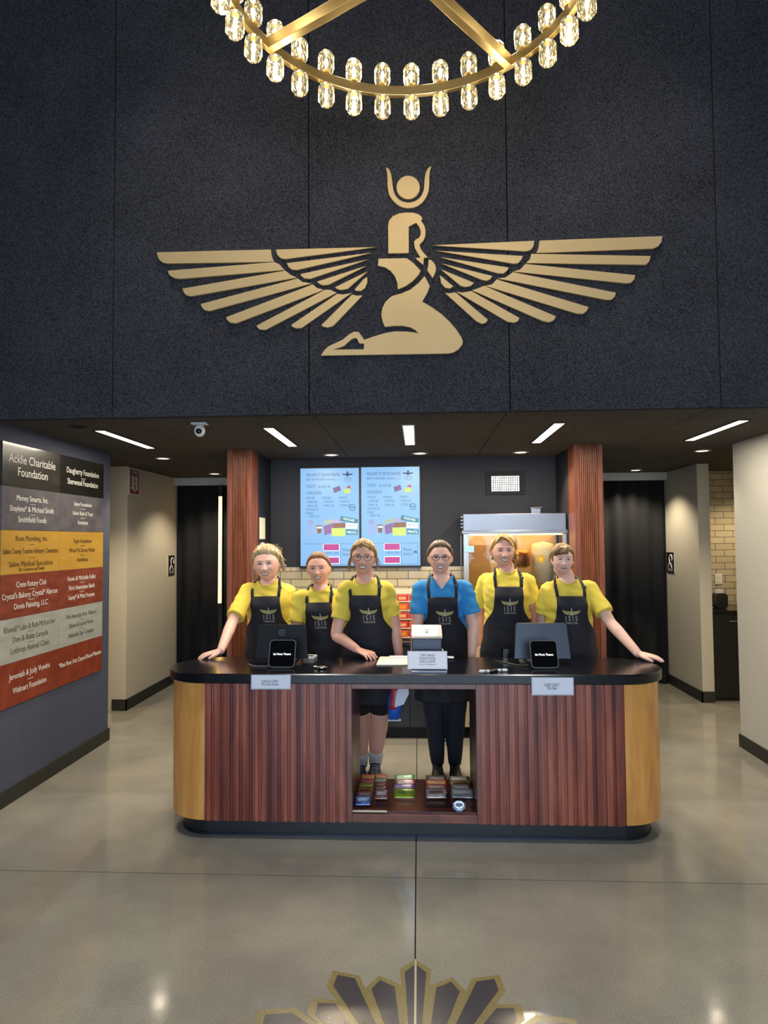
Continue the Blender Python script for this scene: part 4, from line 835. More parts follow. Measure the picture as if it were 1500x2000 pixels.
# ------------------------------------------------------------------ popcorn machine
px0, px1, py0, py1 = .385, 1.262, 5.85, 6.28; PZ0, PZ1 = .86, 1.905
pm = thing('popcorn_machine', 'large stainless steel popcorn machine with lit glass case', 'popcorn machine', ((px0+px1)/2, 6.05, 0))
m_cab = mat('cream_enamel', 'b9b29a', .35)
bx('pedestal', px0-.02, px1, py0-.05, py1, .1, .84, m_cab, pm, .004); bx('pedestal_door', px0+.02, px1-.04, py0-.062, py0-.05, .14, .8, m_cab, pm, .003)
for x in (px0+.05, px1-.05):
    for y in (py0, py1-.06): MB().cyl((x-.012, y, .05), .05, .024, 20, axis='x').build('caster', m_blackplastic, pm)
bx('base_tray', px0-.01, px1+.0, py0-.02, py1, .84, PZ0, m_steel, pm, .003)
ht = atY(1000, 1003, py0)[2]; hb = atY(1000, 1037, py0)[2]
bx('header', px0, px1, py0, py1, hb, ht, m_steel, pm, .004)
MB().box(px0-.012, px1+.01, py0-.014, py1, hb-.022, hb).box(px0-.012, px1+.01, py0-.008, py1, hb, hb+.008).build('header_rail', m_steel, pm, .002)
b = MB()
for i in range(4): b.box(px0-.016, px0, py0+.06, py1-.06, hb+.03+.03*i, hb+.042+.03*i)
b.build('side_louvres', m_steel, pm)
bt = hb-.022
pw = .045
MB().box(px0, px0+pw, py0, py0+.03, PZ0, bt).box(px1-.03, px1, py0, py0+.03, PZ0, bt).box(px0, px0+.02, py1-.02, py1, PZ0, bt).box(px1-.02, px1, py1-.02, py1, PZ0, bt).build('case_posts', mat('aluminium', 'a4a6aa', .35, .9), pm, .002)
bx('lit_ceiling', px0+.02, px1-.02, py0+.03, py1-.02, bt-.012, bt-.002, mat('case_light', 'ffe2a8', emit=4.0, ecol='ffd890'), pm)
bx('back_panel', px0+.02, px1-.02, py1-.012, py1-.004, PZ0, bt, mat('case_back', 'c8a878', .35, .3, mott=(4, .6, 'a8845a')), pm)
def glass_mat():
    m = bpy.data.materials.new('clear_glass'); m.use_nodes = True; nt = m.node_tree; nt.nodes.clear()
    o = nt.nodes.new('ShaderNodeOutputMaterial'); t = nt.nodes.new('ShaderNodeBsdfTransparent'); t.inputs[0].default_value = (.96, .96, .95, 1); g = nt.nodes.new('ShaderNodeBsdfGlossy'); g.inputs['Roughness'].default_value = .05
    f = nt.nodes.new('ShaderNodeFresnel'); f.inputs[0].default_value = 1.35; mx = nt.nodes.new('ShaderNodeMixShader'); nt.links.new(f.outputs[0], mx.inputs[0]); nt.links.new(t.outputs[0], mx.inputs[1]); nt.links.new(g.outputs[0], mx.inputs[2]); nt.links.new(mx.outputs[0], o.inputs[0]); return m
m_glass = glass_mat()
bx('sieve_panel', px0+.03, px0+.27, py1-.03, py1-.014, PZ0+.2, bt-.1, mat('brown_mesh', '8a6238', .5, .3, mott=(90, .8, 'b08850')), pm)
bx('glass_pane', px0+pw, px1-.03, py0+.01, py0+.014, PZ0, bt, m_glass, pm); bx('glass_pane', px0+.004, px0+.008, py0+.03, py1-.02, PZ0, bt, m_glass, pm)
kc = Vector((.86, 6.05, 1.52))
MB().lathe(kc, [(.09, -.09), (.12, -.07), (.125, .04), (.11, .06), (.02, .075)], 28).tube([kc+Vector((0, 0, .07)), kc+Vector((0, 0, bt-kc.z-.005))], .012, 10).tube([kc+Vector((-.12, 0, .03)), kc+Vector((-.2, 0, .06)), kc+Vector((-.2, 0, bt-kc.z-.005))], .009, 8).build('kettle', mat('copper_kettle', 'b9733c', .25, .9), pm, smooth=True)
MB().lathe((1.1, 6.08, 1.3), [(.0, 0), (.08, .0), (.10, .3), (.09, .34), (.0, .36)], 24).build('popcorn_bag', mat('bag_paper', 'd8cfa8', .8, bump=(12, .6, .02)), pm, smooth=True)
m_pop = mat('popcorn', 'e2cf86', .85, mott=(60, .7, 'f2e8c0'), bump=(70, .9, .02))
b = MB(); n = 26; vs = []
for j in range(n+1):
    for i in range(n+1):
        x = px0+.025+(px1-px0-.05)*i/n; y = py0+.02+(py1-py0-.045)*j/n
        z = PZ0+.12+.09*math.exp(-((x-.62)/.2)**2)+.07*math.exp(-((x-1.12)/.15)**2)+.02*mnoise.noise(Vector((x*22, y*22, 1)))
        vs.append((x, y, z))
b.add(vs, [(j*(n+1)+i, j*(n+1)+i+1, (j+1)*(n+1)+i+1, (j+1)*(n+1)+i) for j in range(n) for i in range(n)])
b.box(px0+.025, px1-.025, py0+.02, py1-.025, PZ0+.001, PZ0+.1)
tag(b.build('popcorn_heap', m_pop, pm, smooth=True), kind='stuff')
for x in (.47, .56, .97):
    MB().box(x, x+.05, 6.16, 6.2, PZ0+.2, PZ0+.36).build('popcorn_carton', mat('carton_white', 'd2c8b8', .7), pm)
g = atY(1057, 1092, py0-.005); s = .034
MB().rings([[Vector((g[0]+s*dx, y, g[2]+s*dz)) for dx, dz in ((0, -1.25), (1.25, 0), (0, 1.25), (-1.25, 0))] for y in (py0+.0095, py0+.007)]).build('warning_sticker', mat('sticker_yellow', 'd8b02c', .5), pm)
MB().rings([[Vector((g[0]+s*.8*dx, py0+.0066, g[2]+s*.8*dz)) for dx, dz in ((0, -1.25), (1.25, 0), (0, 1.25), (-1.25, 0))], [Vector((g[0]+s*.68*dx, py0+.0066, g[2]+s*.68*dz)) for dx, dz in ((0, -1.25), (1.25, 0), (0, 1.25), (-1.25, 0))]], 0, False).build('sticker_line', m_black, pm)
g = atY(917, 1073, py0-.01); MB().box(g[0]-.045, g[0]+.04, py0-.008, py0, g[2]-.028, g[2]+.03).build('blue_tag', mat('tag_blue', '9cc4dc', .5), pm, .006)
b = MB(); b.box(1.0, 1.0+.08, 6.05, 6.1, ht, ht+.05).tube([(1.0, 6.07, ht+.055), (1.1, 6.07, ht+.062)], .006, 8); b.build('top_switch', m_steel, pm)
rebase(pm)

# ------------------------------------------------------------------ tiled corner: cabinet, dispenser, socket
sc = thing('drinks_cabinet', 'black cabinet standing under the white tiled corner wall', 'cabinet', (3.5, 7.5, 0))
bx('body', 3.015, 4.2, 7.22, 7.94, .0, .9, m_bc, sc); bx('worktop', 3.012, 4.2, 7.19, 7.945, .9, .93, m_slab, sc, .003)
for i in range(2): d = bx('door', 3.03+.56*i, 3.58+.56*i, 7.2, 7.22, .04, .88, m_bc, sc, .002); MB().tube([(3.2+.4*i, 7.185, .82), (3.36+.4*i, 7.185, .82)], .006, 8).build('handle', m_steel, d)
rebase(sc)
p = atY(1407, 1203, 7.45); dz = p[2]; q = atY(1395, 1203, 7.45)
t = thing('napkin_dispenser', 'black napkin dispenser with a white napkin sticking out on the black cabinet', 'dispenser', (p[0], 7.45, .93)); L = rrect(.13, .16, .04)
MB().rings([[Vector((p[0]+x, y, .93+.08+z)) for x, z in L] for y in (7.4, 7.52)]).build('casing', m_blackplastic, t, .004)
MB().rings([[Vector((p[0]+x, 7.46+y, .93+z)) for x, y in ((-.03, -.015), (.03, -.015), (.045, .015), (-.04, .015))] for z in (.158, .2)]).build('napkin', m_paper, t); rebase(t)
g = atY(1404, 1131, 7.94); t = thing('wall_socket', 'cream double wall socket on the white tiles', 'socket', (g[0], 7.945, g[2]))
bx('plate', g[0]-.04, g[0]+.04, 7.94, 7.95, g[2]-.06, g[2]+.06, m_white, t, .003); MB().box(g[0]-.018, g[0]+.018, 7.937, 7.94, g[2]+.008, g[2]+.04).box(g[0]-.018, g[0]+.018, 7.937, 7.94, g[2]-.04, g[2]-.008).build('outlet', m_cream, t, .002); rebase(t)

# ------------------------------------------------------------------ people
m_skin = {k: mat('skin_'+k, c, .5, sub=.12, mott=(9, .35, c2)) for k, c, c2 in (('a', 'e4b6a4', 'd89c8e'), ('b', 'deaa96', 'd09080'), ('c', 'b98468', 'a9745c'), ('d', 'e6baa8', 'd8a294'))}
m_lips = mat('lips', '9c5650', .35); m_teeth = mat('teeth', 'eee9e0', .25); m_eyew = mat('eye_white', 'c9c2b8', .25); m_iris = mat('eye_iris', '2f2620', .15); m_lash = mat('lash_dark', '2c1d18', .7)
def cloth(n, c, c2, r=.85): return mat(n, c, r, bump=(14, .25, .02), mott=(5, .35, c2))
m_yel = cloth('yellow_jersey', 'dcc44a', 'd0b43c'); m_blu = cloth('blue_jersey', '2f86c4', '2778b2'); m_apr = cloth('black_apron_cloth', '17161f', '1d1b26', .75)
m_jean = cloth('dark_trousers', '1a1d2a', '141620'); m_short = cloth('black_shorts', '121214', '18181b'); m_shoe = mat('shoe_black', '121216', .6); m_shoeb = mat('shoe_navy', '34405a', .6); m_sock = mat('sock_white', 'cfcfd2', .85)
m_logo = mat('logo_cream', 'e0d08c', .6); m_logow = mat('logo_white', 'e8e2cc', .6)

def remesh(b, voxel, sm=2, name='m'):
    me = b.mesh(name); bm = bmesh.new(); bm.from_mesh(me); bmesh.ops.recalc_face_normals(bm, faces=bm.faces); bm.to_mesh(me); bm.free()
    o = bpy.data.objects.new('tmp', me); COL.objects.link(o)
    r = o.modifiers.new('r', 'REMESH'); r.mode = 'VOXEL'; r.voxel_size = voxel; r.use_smooth_shade = True
    if sm: s = o.modifiers.new('s', 'SMOOTH'); s.factor = .5; s.iterations = sm
    out = bpy.data.meshes.new_from_object(o.evaluated_get(DG())); bpy.data.objects.remove(o); bpy.data.meshes.remove(me); out.name = name; return out

# --- head in its own frame: x to the viewer's right, face towards -y, z up, metres
G = lambda d, s: math.exp(-(d/s)**2)
def head_point(th, ph, sp):
    """th 0 = face direction, ph polar from top"""
    dx, dy, dz = math.sin(ph)*math.sin(th), -math.sin(ph)*math.cos(th), math.cos(ph)
    wj = sp.get('jaw', .26)
    x, y, z = .0745*sp.get('hw', 1)*dx, .095*dy, .113*dz
    t = max(0, -z/.113)
    x *= 1-wj*t**1.5
    if y > 0: y *= 1-.45*t
    if dy < 0:
        f = -dy
        y = -.092*f**.82*(1-.06*t)
        y -= .010*G(z+.097, .022)*G(x, .026)                       # chin
        y += .007*(G(x-.030, .014)+G(x+.030, .014))*G(z-.003, .011)   # sockets
        y -= .004*G(z-.024, .010)*G(abs(x)-.026, .024)              # brow
        if abs(x) < .03:
            nz = (z+.036)/.048
            if -.35 < nz < 1.05: y -= (.0215*G(nz, .62) if nz >= 0 else .0215*G(nz, .17))*G(x, .0085+.0055*G(nz, .35))
            y -= .006*G(z+.036, .008)*G(abs(x)-.012, .006)         # wings of the nose
        y -= .0065*(G(x-.040, .019)+G(x+.040, .019))*G(z+.030, .018)   # cheeks
        y -= .005*G(z+.062, .022)*G(x, .030)
        y += .0035*G(z+.0625, .0045)*G(x, .022)*(1 if sp.get('open', 1) else .4)
        y -= .0028*(G(z+.0545, .004)+G(z+.0735, .0045))*G(x, .020)
        y += .003*G(z+.083, .006)*G(x, .02)
        y += .003*G(abs(x)-.037, .006)*G(z+.052, .018)             # smile folds
    return Vector((x, y, z))
def head_mb(sp, nt=104, npz=84):
    R = []
    for j in range(1, npz):
        ph = PI*j/npz; R.append([head_point(2*PI*i/nt, ph, sp) for i in range(nt)])
    b = MB(); b.rings(R); return b
def face_surface(sp):
    b = head_mb(sp); me = b.mesh('h'); bm = bmesh.new(); bm.from_mesh(me); bmesh.ops.recalc_face_normals(bm, faces=bm.faces); t = BVHTree.FromBMesh(bm); bm.free(); bpy.data.meshes.remove(me)
    def f(x, z, off=.0012):
        h = t.ray_cast(Vector((x, -.3, z)), Vector((0, 1, 0)))
        return Vector((x, (h[0].y if h[0] else -.05)-off, z))
    return f
def strip(b, f, path, wid, off, n=5, mi=0):
    m = len(path); vs = []
    for i, (x, z) in enumerate(path):
        a = Vector(path[max(0, i-1)]); c = Vector(path[min(m-1, i+1)]); t = (c-a).normalized(); nn = Vector((-t.y, t.x))
        for k in range(n+1):
            s = (k/n-.5)*2*wid[i]; vs.append(f(x+nn.x*s, z+nn.y*s, off*(1-.5*abs(2*k/n-1)**2)))
    b.add(vs, [(i*(n+1)+k, i*(n+1)+k+1, (i+1)*(n+1)+k+1, (i+1)*(n+1)+k) for i in range(m-1) for k in range(n)], mi)
lens = lambda n, w, p=.5, e=.0002: [e+w*max(0, 1-(2*i/n-1)**2)**p for i in range(n+1)]

def hair_mb(sp, T, line, ridge=46, amp=.002, pole=(0, .75, .55), nt=150, npz=110, seed=0, back=1.0):
    """cap of hair: sinks under the skin below the hairline, combed ridges run towards the pole"""
    P = Vector(pole).normalized(); U = P.cross(Vector((1, 0, 0))).normalized(); V = P.cross(U); R = []
    for j in range(1, npz):
        ph = PI*j/npz; ring = []
        for i in range(nt):
            th = 2*PI*i/nt; p = head_point(th, ph, dict(sp, flat=1)); a = abs((th+PI) % (2*PI)-PI)
            sgn = 1 if th < PI else -1
            zl = line(a, sgn); s = max(0, min(1, (p.z-zl)/.046+.2)); s = s*s*(3-2*s)*(1+.35*abs(math.sin(th))*sp.get('sidehair', 1))
            n = Vector((p.x/.0745**2, p.y/.095**2, p.z/.113**2)).normalized()
            d = p.normalized(); az = math.atan2(d.dot(U), d.dot(V))
            rg = amp*max(0, min(1, (p.z-zl-.012)/.03))*(math.sin(az*ridge+3*mnoise.noise(d*4+Vector((seed, 0, 0))))+1.3*mnoise.noise(Vector((az*9, d.dot(P)*2.2, seed)))) 
            bk = 1+.5*max(0, p.y/.09)*back
            ring.append(p+n*((T*bk+rg)*s-.006*max(0, 1-s)))
        R.append(ring)
    b = MB(); b.rings(R); return b
def hairline(front=.066, temple=.045, ear=.0, nape=-.085):
    def f(a, sgn):
        d = math.degrees(a); K = [(0, front), (35, front-.004), (58, temple), (78, ear+.02), (92, ear-.005), (112, ear-.05), (130, nape), (180, nape)]
        for (a0, z0), (a1, z1) in zip(K, K[1:]):
            if a0 <= d <= a1: u = (d-a0)/(a1-a0); u = u*u*(3-2*u); return z0+(z1-z0)*u
        return nape
    return f

# --- torso sections: depth below the neck base, half width, half depth, forward shift
TS = [(-.005, .058, .055, 0), (.022, .072, .066, 0), (.045, .105, .082, .004), (.07, .140, .092, .006), (.10, .160, .100, .004), (.14, .163, .108, 0), (.19, .158, .116, -.004), (.26, .146, .110, -.002), (.36, .138, .104, 0), (.45, .155, .116, 0), (.55, .178, .126, .004), (.63, .176, .124, .004), (.70, .150, .110, .004), (.74, .10, .08, .004)]
def torso(sp, z, th, off=0, shirt=False):
    d = (sp['nz']-z)/sp['k']; i = 0
    while i < len(TS)-2 and TS[i+1][0] < d: i += 1
    a, b = TS[i], TS[i+1]; u = max(0, min(1, (d-a[0])/(b[0]-a[0]))); rx, ry, fy = (a[q]+(b[q]-a[q])*u for q in (1, 2, 3))
    if shirt and d > .16: rx = max(rx, .150+.05*max(0, d-.3)); ry = max(ry, .112)
    wf = sp['w']*(1 if d > .06 else (.85+.15*max(0, d)/.06)); wf = wf if d > .03 else 1+(wf-1)*.4
    rx *= wf*sp['k']; ry *= (1+(sp['w']-1)*1.3)*sp['k'] if d > .05 else 1
    if sp['w'] > 1.05 and .25 < d < .6: ry *= 1+.10*math.sin((d-.25)/.35*PI)
    t = max(0, min(1, (d)/.62)); cx = sp['nx']+(sp['px']-sp['nx'])*t; cy = sp['y']+(sp['py']-sp['y'])*t+fy
    # the shoulders tilt with the lean
    bust = sp.get('bust', 1)*.03*(G(abs(th)-.50, .36))*G(d-.185, .062)*(1 if abs(th) < 1.4 else 0)
    return Vector((cx+(rx+off)*math.sin(th), cy-(ry+off+bust)*math.cos(th), z+sp.get('tilt', 0)*(rx*math.sin(th))*max(0, 1-d/.4)))
def torso_rings(b, sp, d0, d1, off, shirt, n=56, step=.012):
    R = []; d = d0
    while d <= d1: R.append([torso(sp, sp['nz']-d*sp['k'], 2*PI*i/n-PI, off, shirt) for i in range(n)]); d += step
    b.rings(R)
def limb(b, P, r, sub=5, n=16, caps=2):
    """smooth tapered limb through joints"""
    Q, rr = [], []
    P = [Vector(p) for p in P]
    for i in range(len(P)-1):
        p0 = P[max(0, i-1)]; p1, p2 = P[i], P[i+1]; p3 = P[min(len(P)-1, i+2)]
        for k in range(sub):
            t = k/sub; a = (p2-p0)*.5*.5; c = (p3-p1)*.5*.5
            h = p1*(2*t**3-3*t**2+1)+a*(t**3-2*t**2+t)+p2*(-2*t**3+3*t**2)+c*(t**3-t**2); Q.append(h); rr.append(r[i]+(r[i+1]-r[i])*t)
    Q.append(P[-1]); rr.append(r[-1]); b.tube(Q, rr, n, caps=caps)
def hand(b, wrist, fdir, up, thumb, curl=(8, 14, 10), k=1.0, spread=1.0):
    f = Vector(fdir).normalized(); u = Vector(up); u = (u-f*u.dot(f)).normalized(); s = Vector(thumb); s = (s-f*s.dot(f)-u*s.dot(u)).normalized(); w = Vector(wrist)
    pt = lambda x, y, z: w+(f*x+s*y+u*z)*k
    R = []
    for x, wd, ht, yo in ((-.02, .026, .021, 0), (.0, .026, .019, 0), (.02, .031, .018, .002), (.045, .038, .0155, .002), (.07, .041, .0135, .001), (.086, .040, .011, 0), (.092, .034, .008, 0)):
        R.append([pt(x, yo+wd*math.cos(2*PI*q/20), ht*math.sin(2*PI*q/20)) for q in range(20)])
    b.rings(R); tips = []
    for y, L, r, sp_ in ((.031, .068, .0088, .16), (.0105, .078, .0092, .04), (-.011, .072, .0088, -.07), (-.0305, .056, .0078, -.2)):
        p = pt(.078, y, .001); P = [p]; ang = 0; sp_ *= spread
        for q, (seg, c) in enumerate(zip((.45, .3, .25), curl)):
            ang += math.radians(c); d = f*math.cos(ang)*math.cos(sp_)+s*math.sin(sp_)-u*math.sin(ang); P.append(P[-1]+d.normalized()*L*seg*k)
        b.tube(P, [r*k, r*.97*k, r*.9*k, r*.78*k], 12); tips.append((P[-2], P[-1], r*.78*k))
    P = [pt(.018, .02, -.004), pt(.045, .046, -.008), pt(.07, .060, -.010), pt(.09, .066, -.014)]
    b.tube(P, [.014*k, .0115*k, .0102*k, .0085*k], 12); tips.append((P[-2], P[-1], .0085*k)); return tips, u

def person(sp):
    k = sp['k']; N = Vector((sp['nx'], sp['y'], sp['nz'])); R = random.Random(sp['seed'])
    hs = sp['hs']; HM = Matrix.Translation(Vector(sp['head'])) @ Matrix.Rotation(sp.get('yaw', 0), 4, 'Z') @ Matrix.Rotation(sp.get('roll', 0), 4, 'Y') @ Matrix.Rotation(sp.get('nod', 0), 4, 'X') @ Matrix.Diagonal((hs, hs, hs, 1))
    # ---- body
    b = MB(); hb = head_mb(sp); b.add([HM @ Vector(v) for v in hb.v], hb.f)
    for s in (-1, 1):
        E3 = HM @ Matrix.Translation((s*.0745*sp.get('hw', 1), .006, -.010)) @ Matrix.Rotation(s*.35, 4, 'Z')
        b.ball((0, 0, 0), .0075, .017, .030, 16, M=None) if False else b.rings([[E3 @ Vector((.007*math.sin(PI*i/8)*math.cos(2*PI*q/14), .016*math.sin(PI*i/8)*math.sin(2*PI*q/14)*(1-.25*math.cos(PI*i/8)*-1), -.029*math.cos(PI*i/8))) for q in range(14)] for i in range(1, 8)])
    nb = HM @ Vector((0, .022, -.06)); b.tube([N+Vector((0, .015, -.06)), N+Vector((0, .008, .0)), (N+nb)*.5+Vector((0, .004, 0)), nb], [.066, .056*k*(1+(sp['w']-1)*.8), .051*k*(1+(sp['w']-1)*.6), .054*k], 24)
    torso_rings(b, sp, -.005, .74, -.008, False)
    tips = []
    for side in ('R', 'L'):
        a = sp['arm'+side]; sh, el, wr = [Vector(q) for q in a['j']]; q = sp.get('armw', 1)*k
        sh_in = sh+(N-sh)*.25+Vector((0, 0, -.03))
        limb(b, [sh_in, sh, sh.lerp(el, .45), el, el.lerp(wr, .3), wr], [.05*q, .050*q, .045*q, .037*q, .038*q, .0245*q])
        tp, u = hand(b, wr, a['f'], a['u'], a['t'], a.get('curl', (8, 14, 10)), .95*k, a.get('spread', 1)); tips += [(t, u) for t in tp]
    for s, ft in ((-1, sp['feet'][0]), (1, sp['feet'][1])):
        hip = Vector((sp['px']+s*.085*k, sp['py'], sp['nz']-.60*k)); an = Vector((ft[0], ft[1], .085)); kn = hip.lerp(an, .49)+Vector((0, -.03, 0))
        q = k*(1+(sp['w']-1)*.7)*(1 if sp.get('shorts') else .88); limb(b, [hip, hip.lerp(kn, .5), kn, kn.lerp(an, .33)+Vector((0, .012, 0)), an, an+Vector((0, 0, -.03))], [.092*q, .084*q, .066*q, .064*q, .040*q, .034*q])
        b.rings([[Vector((ft[0]+wd*math.cos(2*PI*i/14), ft[1]+yo, .035+zo+ht*math.sin(2*PI*i/14))) for i in range(14)] for yo, wd, ht, zo in ((.05, .02, .025, 0), (.03, .03, .034, .002), (0, .033, .034, .002), (-.06, .036, .026, -.006), (-.11, .040, .019, -.012), (-.15, .03, .013, -.017))])
    me = remesh(b, .0038, 2, 'person'); root = obj('person', me, m_skin[sp['skin']], None, smooth=True); tag(root, sp['label'], 'person', sp.get('group'))
    # ---- face
    f = face_surface(sp); 
    def part(name, bb, mt, sm=True):
        bb.v = [tuple(HM @ Vector(v)) for v in bb.v]; o = bb.build(name, mt, root, smooth=sm, fix=False); return o
    ew = sp.get('eye', .0042)
    for s in (-1, 1):
        e = MB(); n = 12; ex = [(s*.031+(i/n-.5)*.029, .001+.0008*math.sin(PI*i/n)) for i in range(n+1)]
        strip(e, f, ex, lens(n, ew), .0014, mi=0)
        q = [(s*.031+(i/6-.5)*.0105, .0016) for i in range(7)]; strip(e, f, q, lens(6, ew*.98, .5), .0021, mi=1)
        part('eye', e, [m_eyew, m_iris])
        e = MB(); strip(e, f, [(x, z+ew*max(0, 1-(2*i/n-1)**2)**.5+.0004) for i, (x, z) in enumerate(ex)], [.0006+.0012*math.sin(PI*i/n) for i in range(n+1)], .0026, 2); strip(e, f, [(x, z-ew*max(0, 1-(2*i/n-1)**2)**.5) for i, (x, z) in enumerate(ex)], [.0003+.0004*math.sin(PI*i/n) for i in range(n+1)], .002, 2)
        part('eyelashes', e, m_lash)
        e = MB(); strip(e, f, [(s*(.014+.034*i/n), .0185+.0045*math.sin(PI*(i/n)*.85)) for i in range(n+1)], [.0007+.0021*(1-i/n)**.5*min(1, i/2+.4) for i in range(n+1)], .0018, 3); part('eyebrow', e, sp['brow'])
    n = 18; sm = sp.get('smile', 1); mw = .0285*sp.get('mw', 1); zc = -.0645
    cur = lambda x: zc+sm*.0085*(x/mw)**2
    if sp.get('open', 1):
        e = MB(); strip(e, f, [(mw*.86*(2*i/n-1), cur(mw*.86*(2*i/n-1))) for i in range(n+1)], lens(n, .0052*sp.get('open', 1), .6), .0016, 4); part('mouth', e, mat('mouth_inside', '4a1f1e', .5))
        e = MB(); strip(e, f, [(mw*.74*(2*i/n-1), cur(mw*.74*(2*i/n-1))+.0006) for i in range(n+1)], lens(n, .0042*sp.get('open', 1), .45), .0026, 4); part('teeth', e, m_teeth)
    op = .0048*sp.get('open', 1)+.0008
    e = MB(); strip(e, f, [(mw*(2*i/n-1), cur(mw*(2*i/n-1))+op*max(0, 1-(2*i/n-1)**2)**.6+.0016*(1-.5*G((2*i/n-1), .2))*(1-abs(2*i/n-1))) for i in range(n+1)], lens(n, .0022, .6), .0022, 4)
    strip(e, f, [(mw*.95*(2*i/n-1), cur(mw*.95*(2*i/n-1))-op*max(0, 1-(2*i/n-1)**2)**.6-.0018*(1-abs(2*i/n-1))) for i in range(n+1)], lens(n, .0030, .6), .0026, 4); part('lips', e, m_lips)
    # ---- hair
    sp['hairf'](sp, root, HM, f, R)
    if sp.get('glasses'):
        g = MB(); 
        for s in (-1, 1):
            L = [(s*.034+.0235*sp['glasses'][0]*math.copysign(abs(math.cos(q))**.75, math.cos(q)), -.002+.0175*sp['glasses'][1]*math.copysign(abs(math.sin(q))**.8, math.sin(q))) for q in [2*PI*i/28 for i in range(28)]]
            g.tube([HM @ Vector((x, -.1035+.9*(abs(x)-.01)**2*8, z)) for x, z in L], .0016*hs, 6, close=True)
            if sp['glasses'][2]: g.tube([HM @ Vector((x, -.104+.9*(abs(x)-.01)**2*8, z)) for x, z in L[2:13]], .0022*hs, 6)
            g.tube([HM @ Vector(v) for v in ((s*.057, -.092, .006), (s*.072, -.08, .007), (s*.0795, -.02, .004), (s*.079, .012, -.002))], .0018*hs, 6)
        g.tube([HM @ Vector(v) for v in ((-.011, -.104, .003), (0, -.107, .006), (.011, -.104, .003))], .0017*hs, 6)
        g.build('glasses', sp['glasses'][3], root, smooth=True)
    if sp.get('earring'):
        g = MB()
        for s in (-1, 1): g.tube([HM @ Vector((s*.082, -.002, -.038)), HM @ Vector((s*.083, -.003, -.048))], .0012, 6).ball(HM @ Vector((s*.083, -.003, -.056)), .0085, .004, .0095, 12)
        g.build('earrings', mat('earring_dark', sp['earring'], .3, .6), root, smooth=True)
    # ---- finger nails on the resting hands
    g = MB()
    for (p0, p1, r), u in tips:
        if u.z > .4:
            d = (p1-p0).normalized(); sd = d.cross(u); c = p1+d*r*.25+u*r*.80; g.add([c+d*r*a+sd*r*q+u*h for a, q, h in ((-.7, -.5, 0), (-.7, .5, 0), (.35, .42, -.15*r), (.6, 0, -.3*r), (.35, -.42, -.15*r))], [(0, 1, 2, 3, 4)])
    if g.v: g.build('fingernails', mat('nail', 'd8b4a8', .3), root, fix=False)
    # ---- shirt
    b = MB(); torso_rings(b, sp, .0, .56, .007, True)
    for side in ('R', 'L'):
        a = sp['arm'+side]; sh, el, wr = [Vector(q) for q in a['j']]; q = sp.get('armw', 1)*k; sh_in = sh+(N-sh)*.28+Vector((0, 0, -.03))
        e = sh.lerp(el, a.get('sleeve', .72)); b.ball(sh_in, .062*q); limb(b, [sh_in, sh, sh.lerp(e, .5), e], [.060*q, .057*q, .057*q, .064*q], 5, 20, 0)
    me = remesh(b, .0062, 3, 'shirt')
    nz, nx, ny = sp['nz'], sp['nx'], sp['y']
    dip, wid, vee = sp['neckline']
    co_ = np.empty(len(me.vertices)*3); me.vertices.foreach_get('co', co_); co_ = co_.reshape(-1, 3)
    for i, v in enumerate(co_):
        p = Vector(v); n1 = mnoise.noise(p*11+Vector((sp['seed'], 0, 0)))*.005+mnoise.noise(Vector((p.x*16+p.z*10, p.y*9, p.z*26+sp['seed'])))*.004+.0024*math.sin(p.z*70+6*mnoise.noise(p*6)+p.x*25)
        c = p-Vector((nx, ny, p.z)); c = c.normalized() if c.length > .02 else Vector((0, 0, 1))
        v += np.array(c)*n1
    me.vertices.foreach_set('co', co_.ravel())
    bm = bmesh.new(); bm.from_mesh(me); kill = []
    def cutz(x, y):
        u = abs(x-nx)/wid
        back = nz+.012
        if y > ny-.005: return back-.002 if u < 1 else 9
        if u >= 1: return 9
        return back-dip*((1-u) if vee else math.sqrt(1-u*u))
    for v in bm.verts:
        if v.co.z > nz-dip-.02 and (Vector((v.co.x-nx, v.co.y-ny)).length < wid+.12) and v.co.z > cutz(v.co.x, v.co.y): kill.append(v)
    bmesh.ops.delete(bm, geom=kill, context='VERTS'); bm.to_mesh(me); bm.free()
    sh_o = obj('t_shirt', me, sp['shirt'], root, smooth=True)
    rb = []; n = 40
    tz = sp.get('tilt', 0)
    for i in range(n+1):
        u = -1+2*i/n; x = u*wid*1.0
        z = nz+.012-dip*((1-abs(u)) if vee else math.sqrt(max(0, 1-u*u)))
        # ride on the shirt front
        zz = z; lo, hi = -1.5, 1.5
        for _ in range(18):
            mid = (lo+hi)/2
            if torso(sp, zz, mid, .009, True).x-nx < x: lo = mid
            else: hi = mid
        q = torso(sp, zz, (lo+hi)/2, .009, True); q.z = zz
        rb.append(q)
    MB().tube(rb[3:-3], .0038, 8).build('collar', sp['shirt'], sh_o, smooth=True)
    # ---- apron
    nzk = lambda d: sp['nz']-d*k
    top, bot = sp.get('bib', .125), .84
    aw = sp.get('bibw', .085)
    def edge(d):
        if d < .26: return .55*aw/.085+(d-top)*.9
        if d < .43: u = (d-.26)/.17; return .55*aw/.085+(.26-top)*.9+(1.42-(.55*aw/.085+(.26-top)*.9))*u*u*(3-2*u)
        return 1.42
    skirt = lambda d: Vector((0, 0, 0))
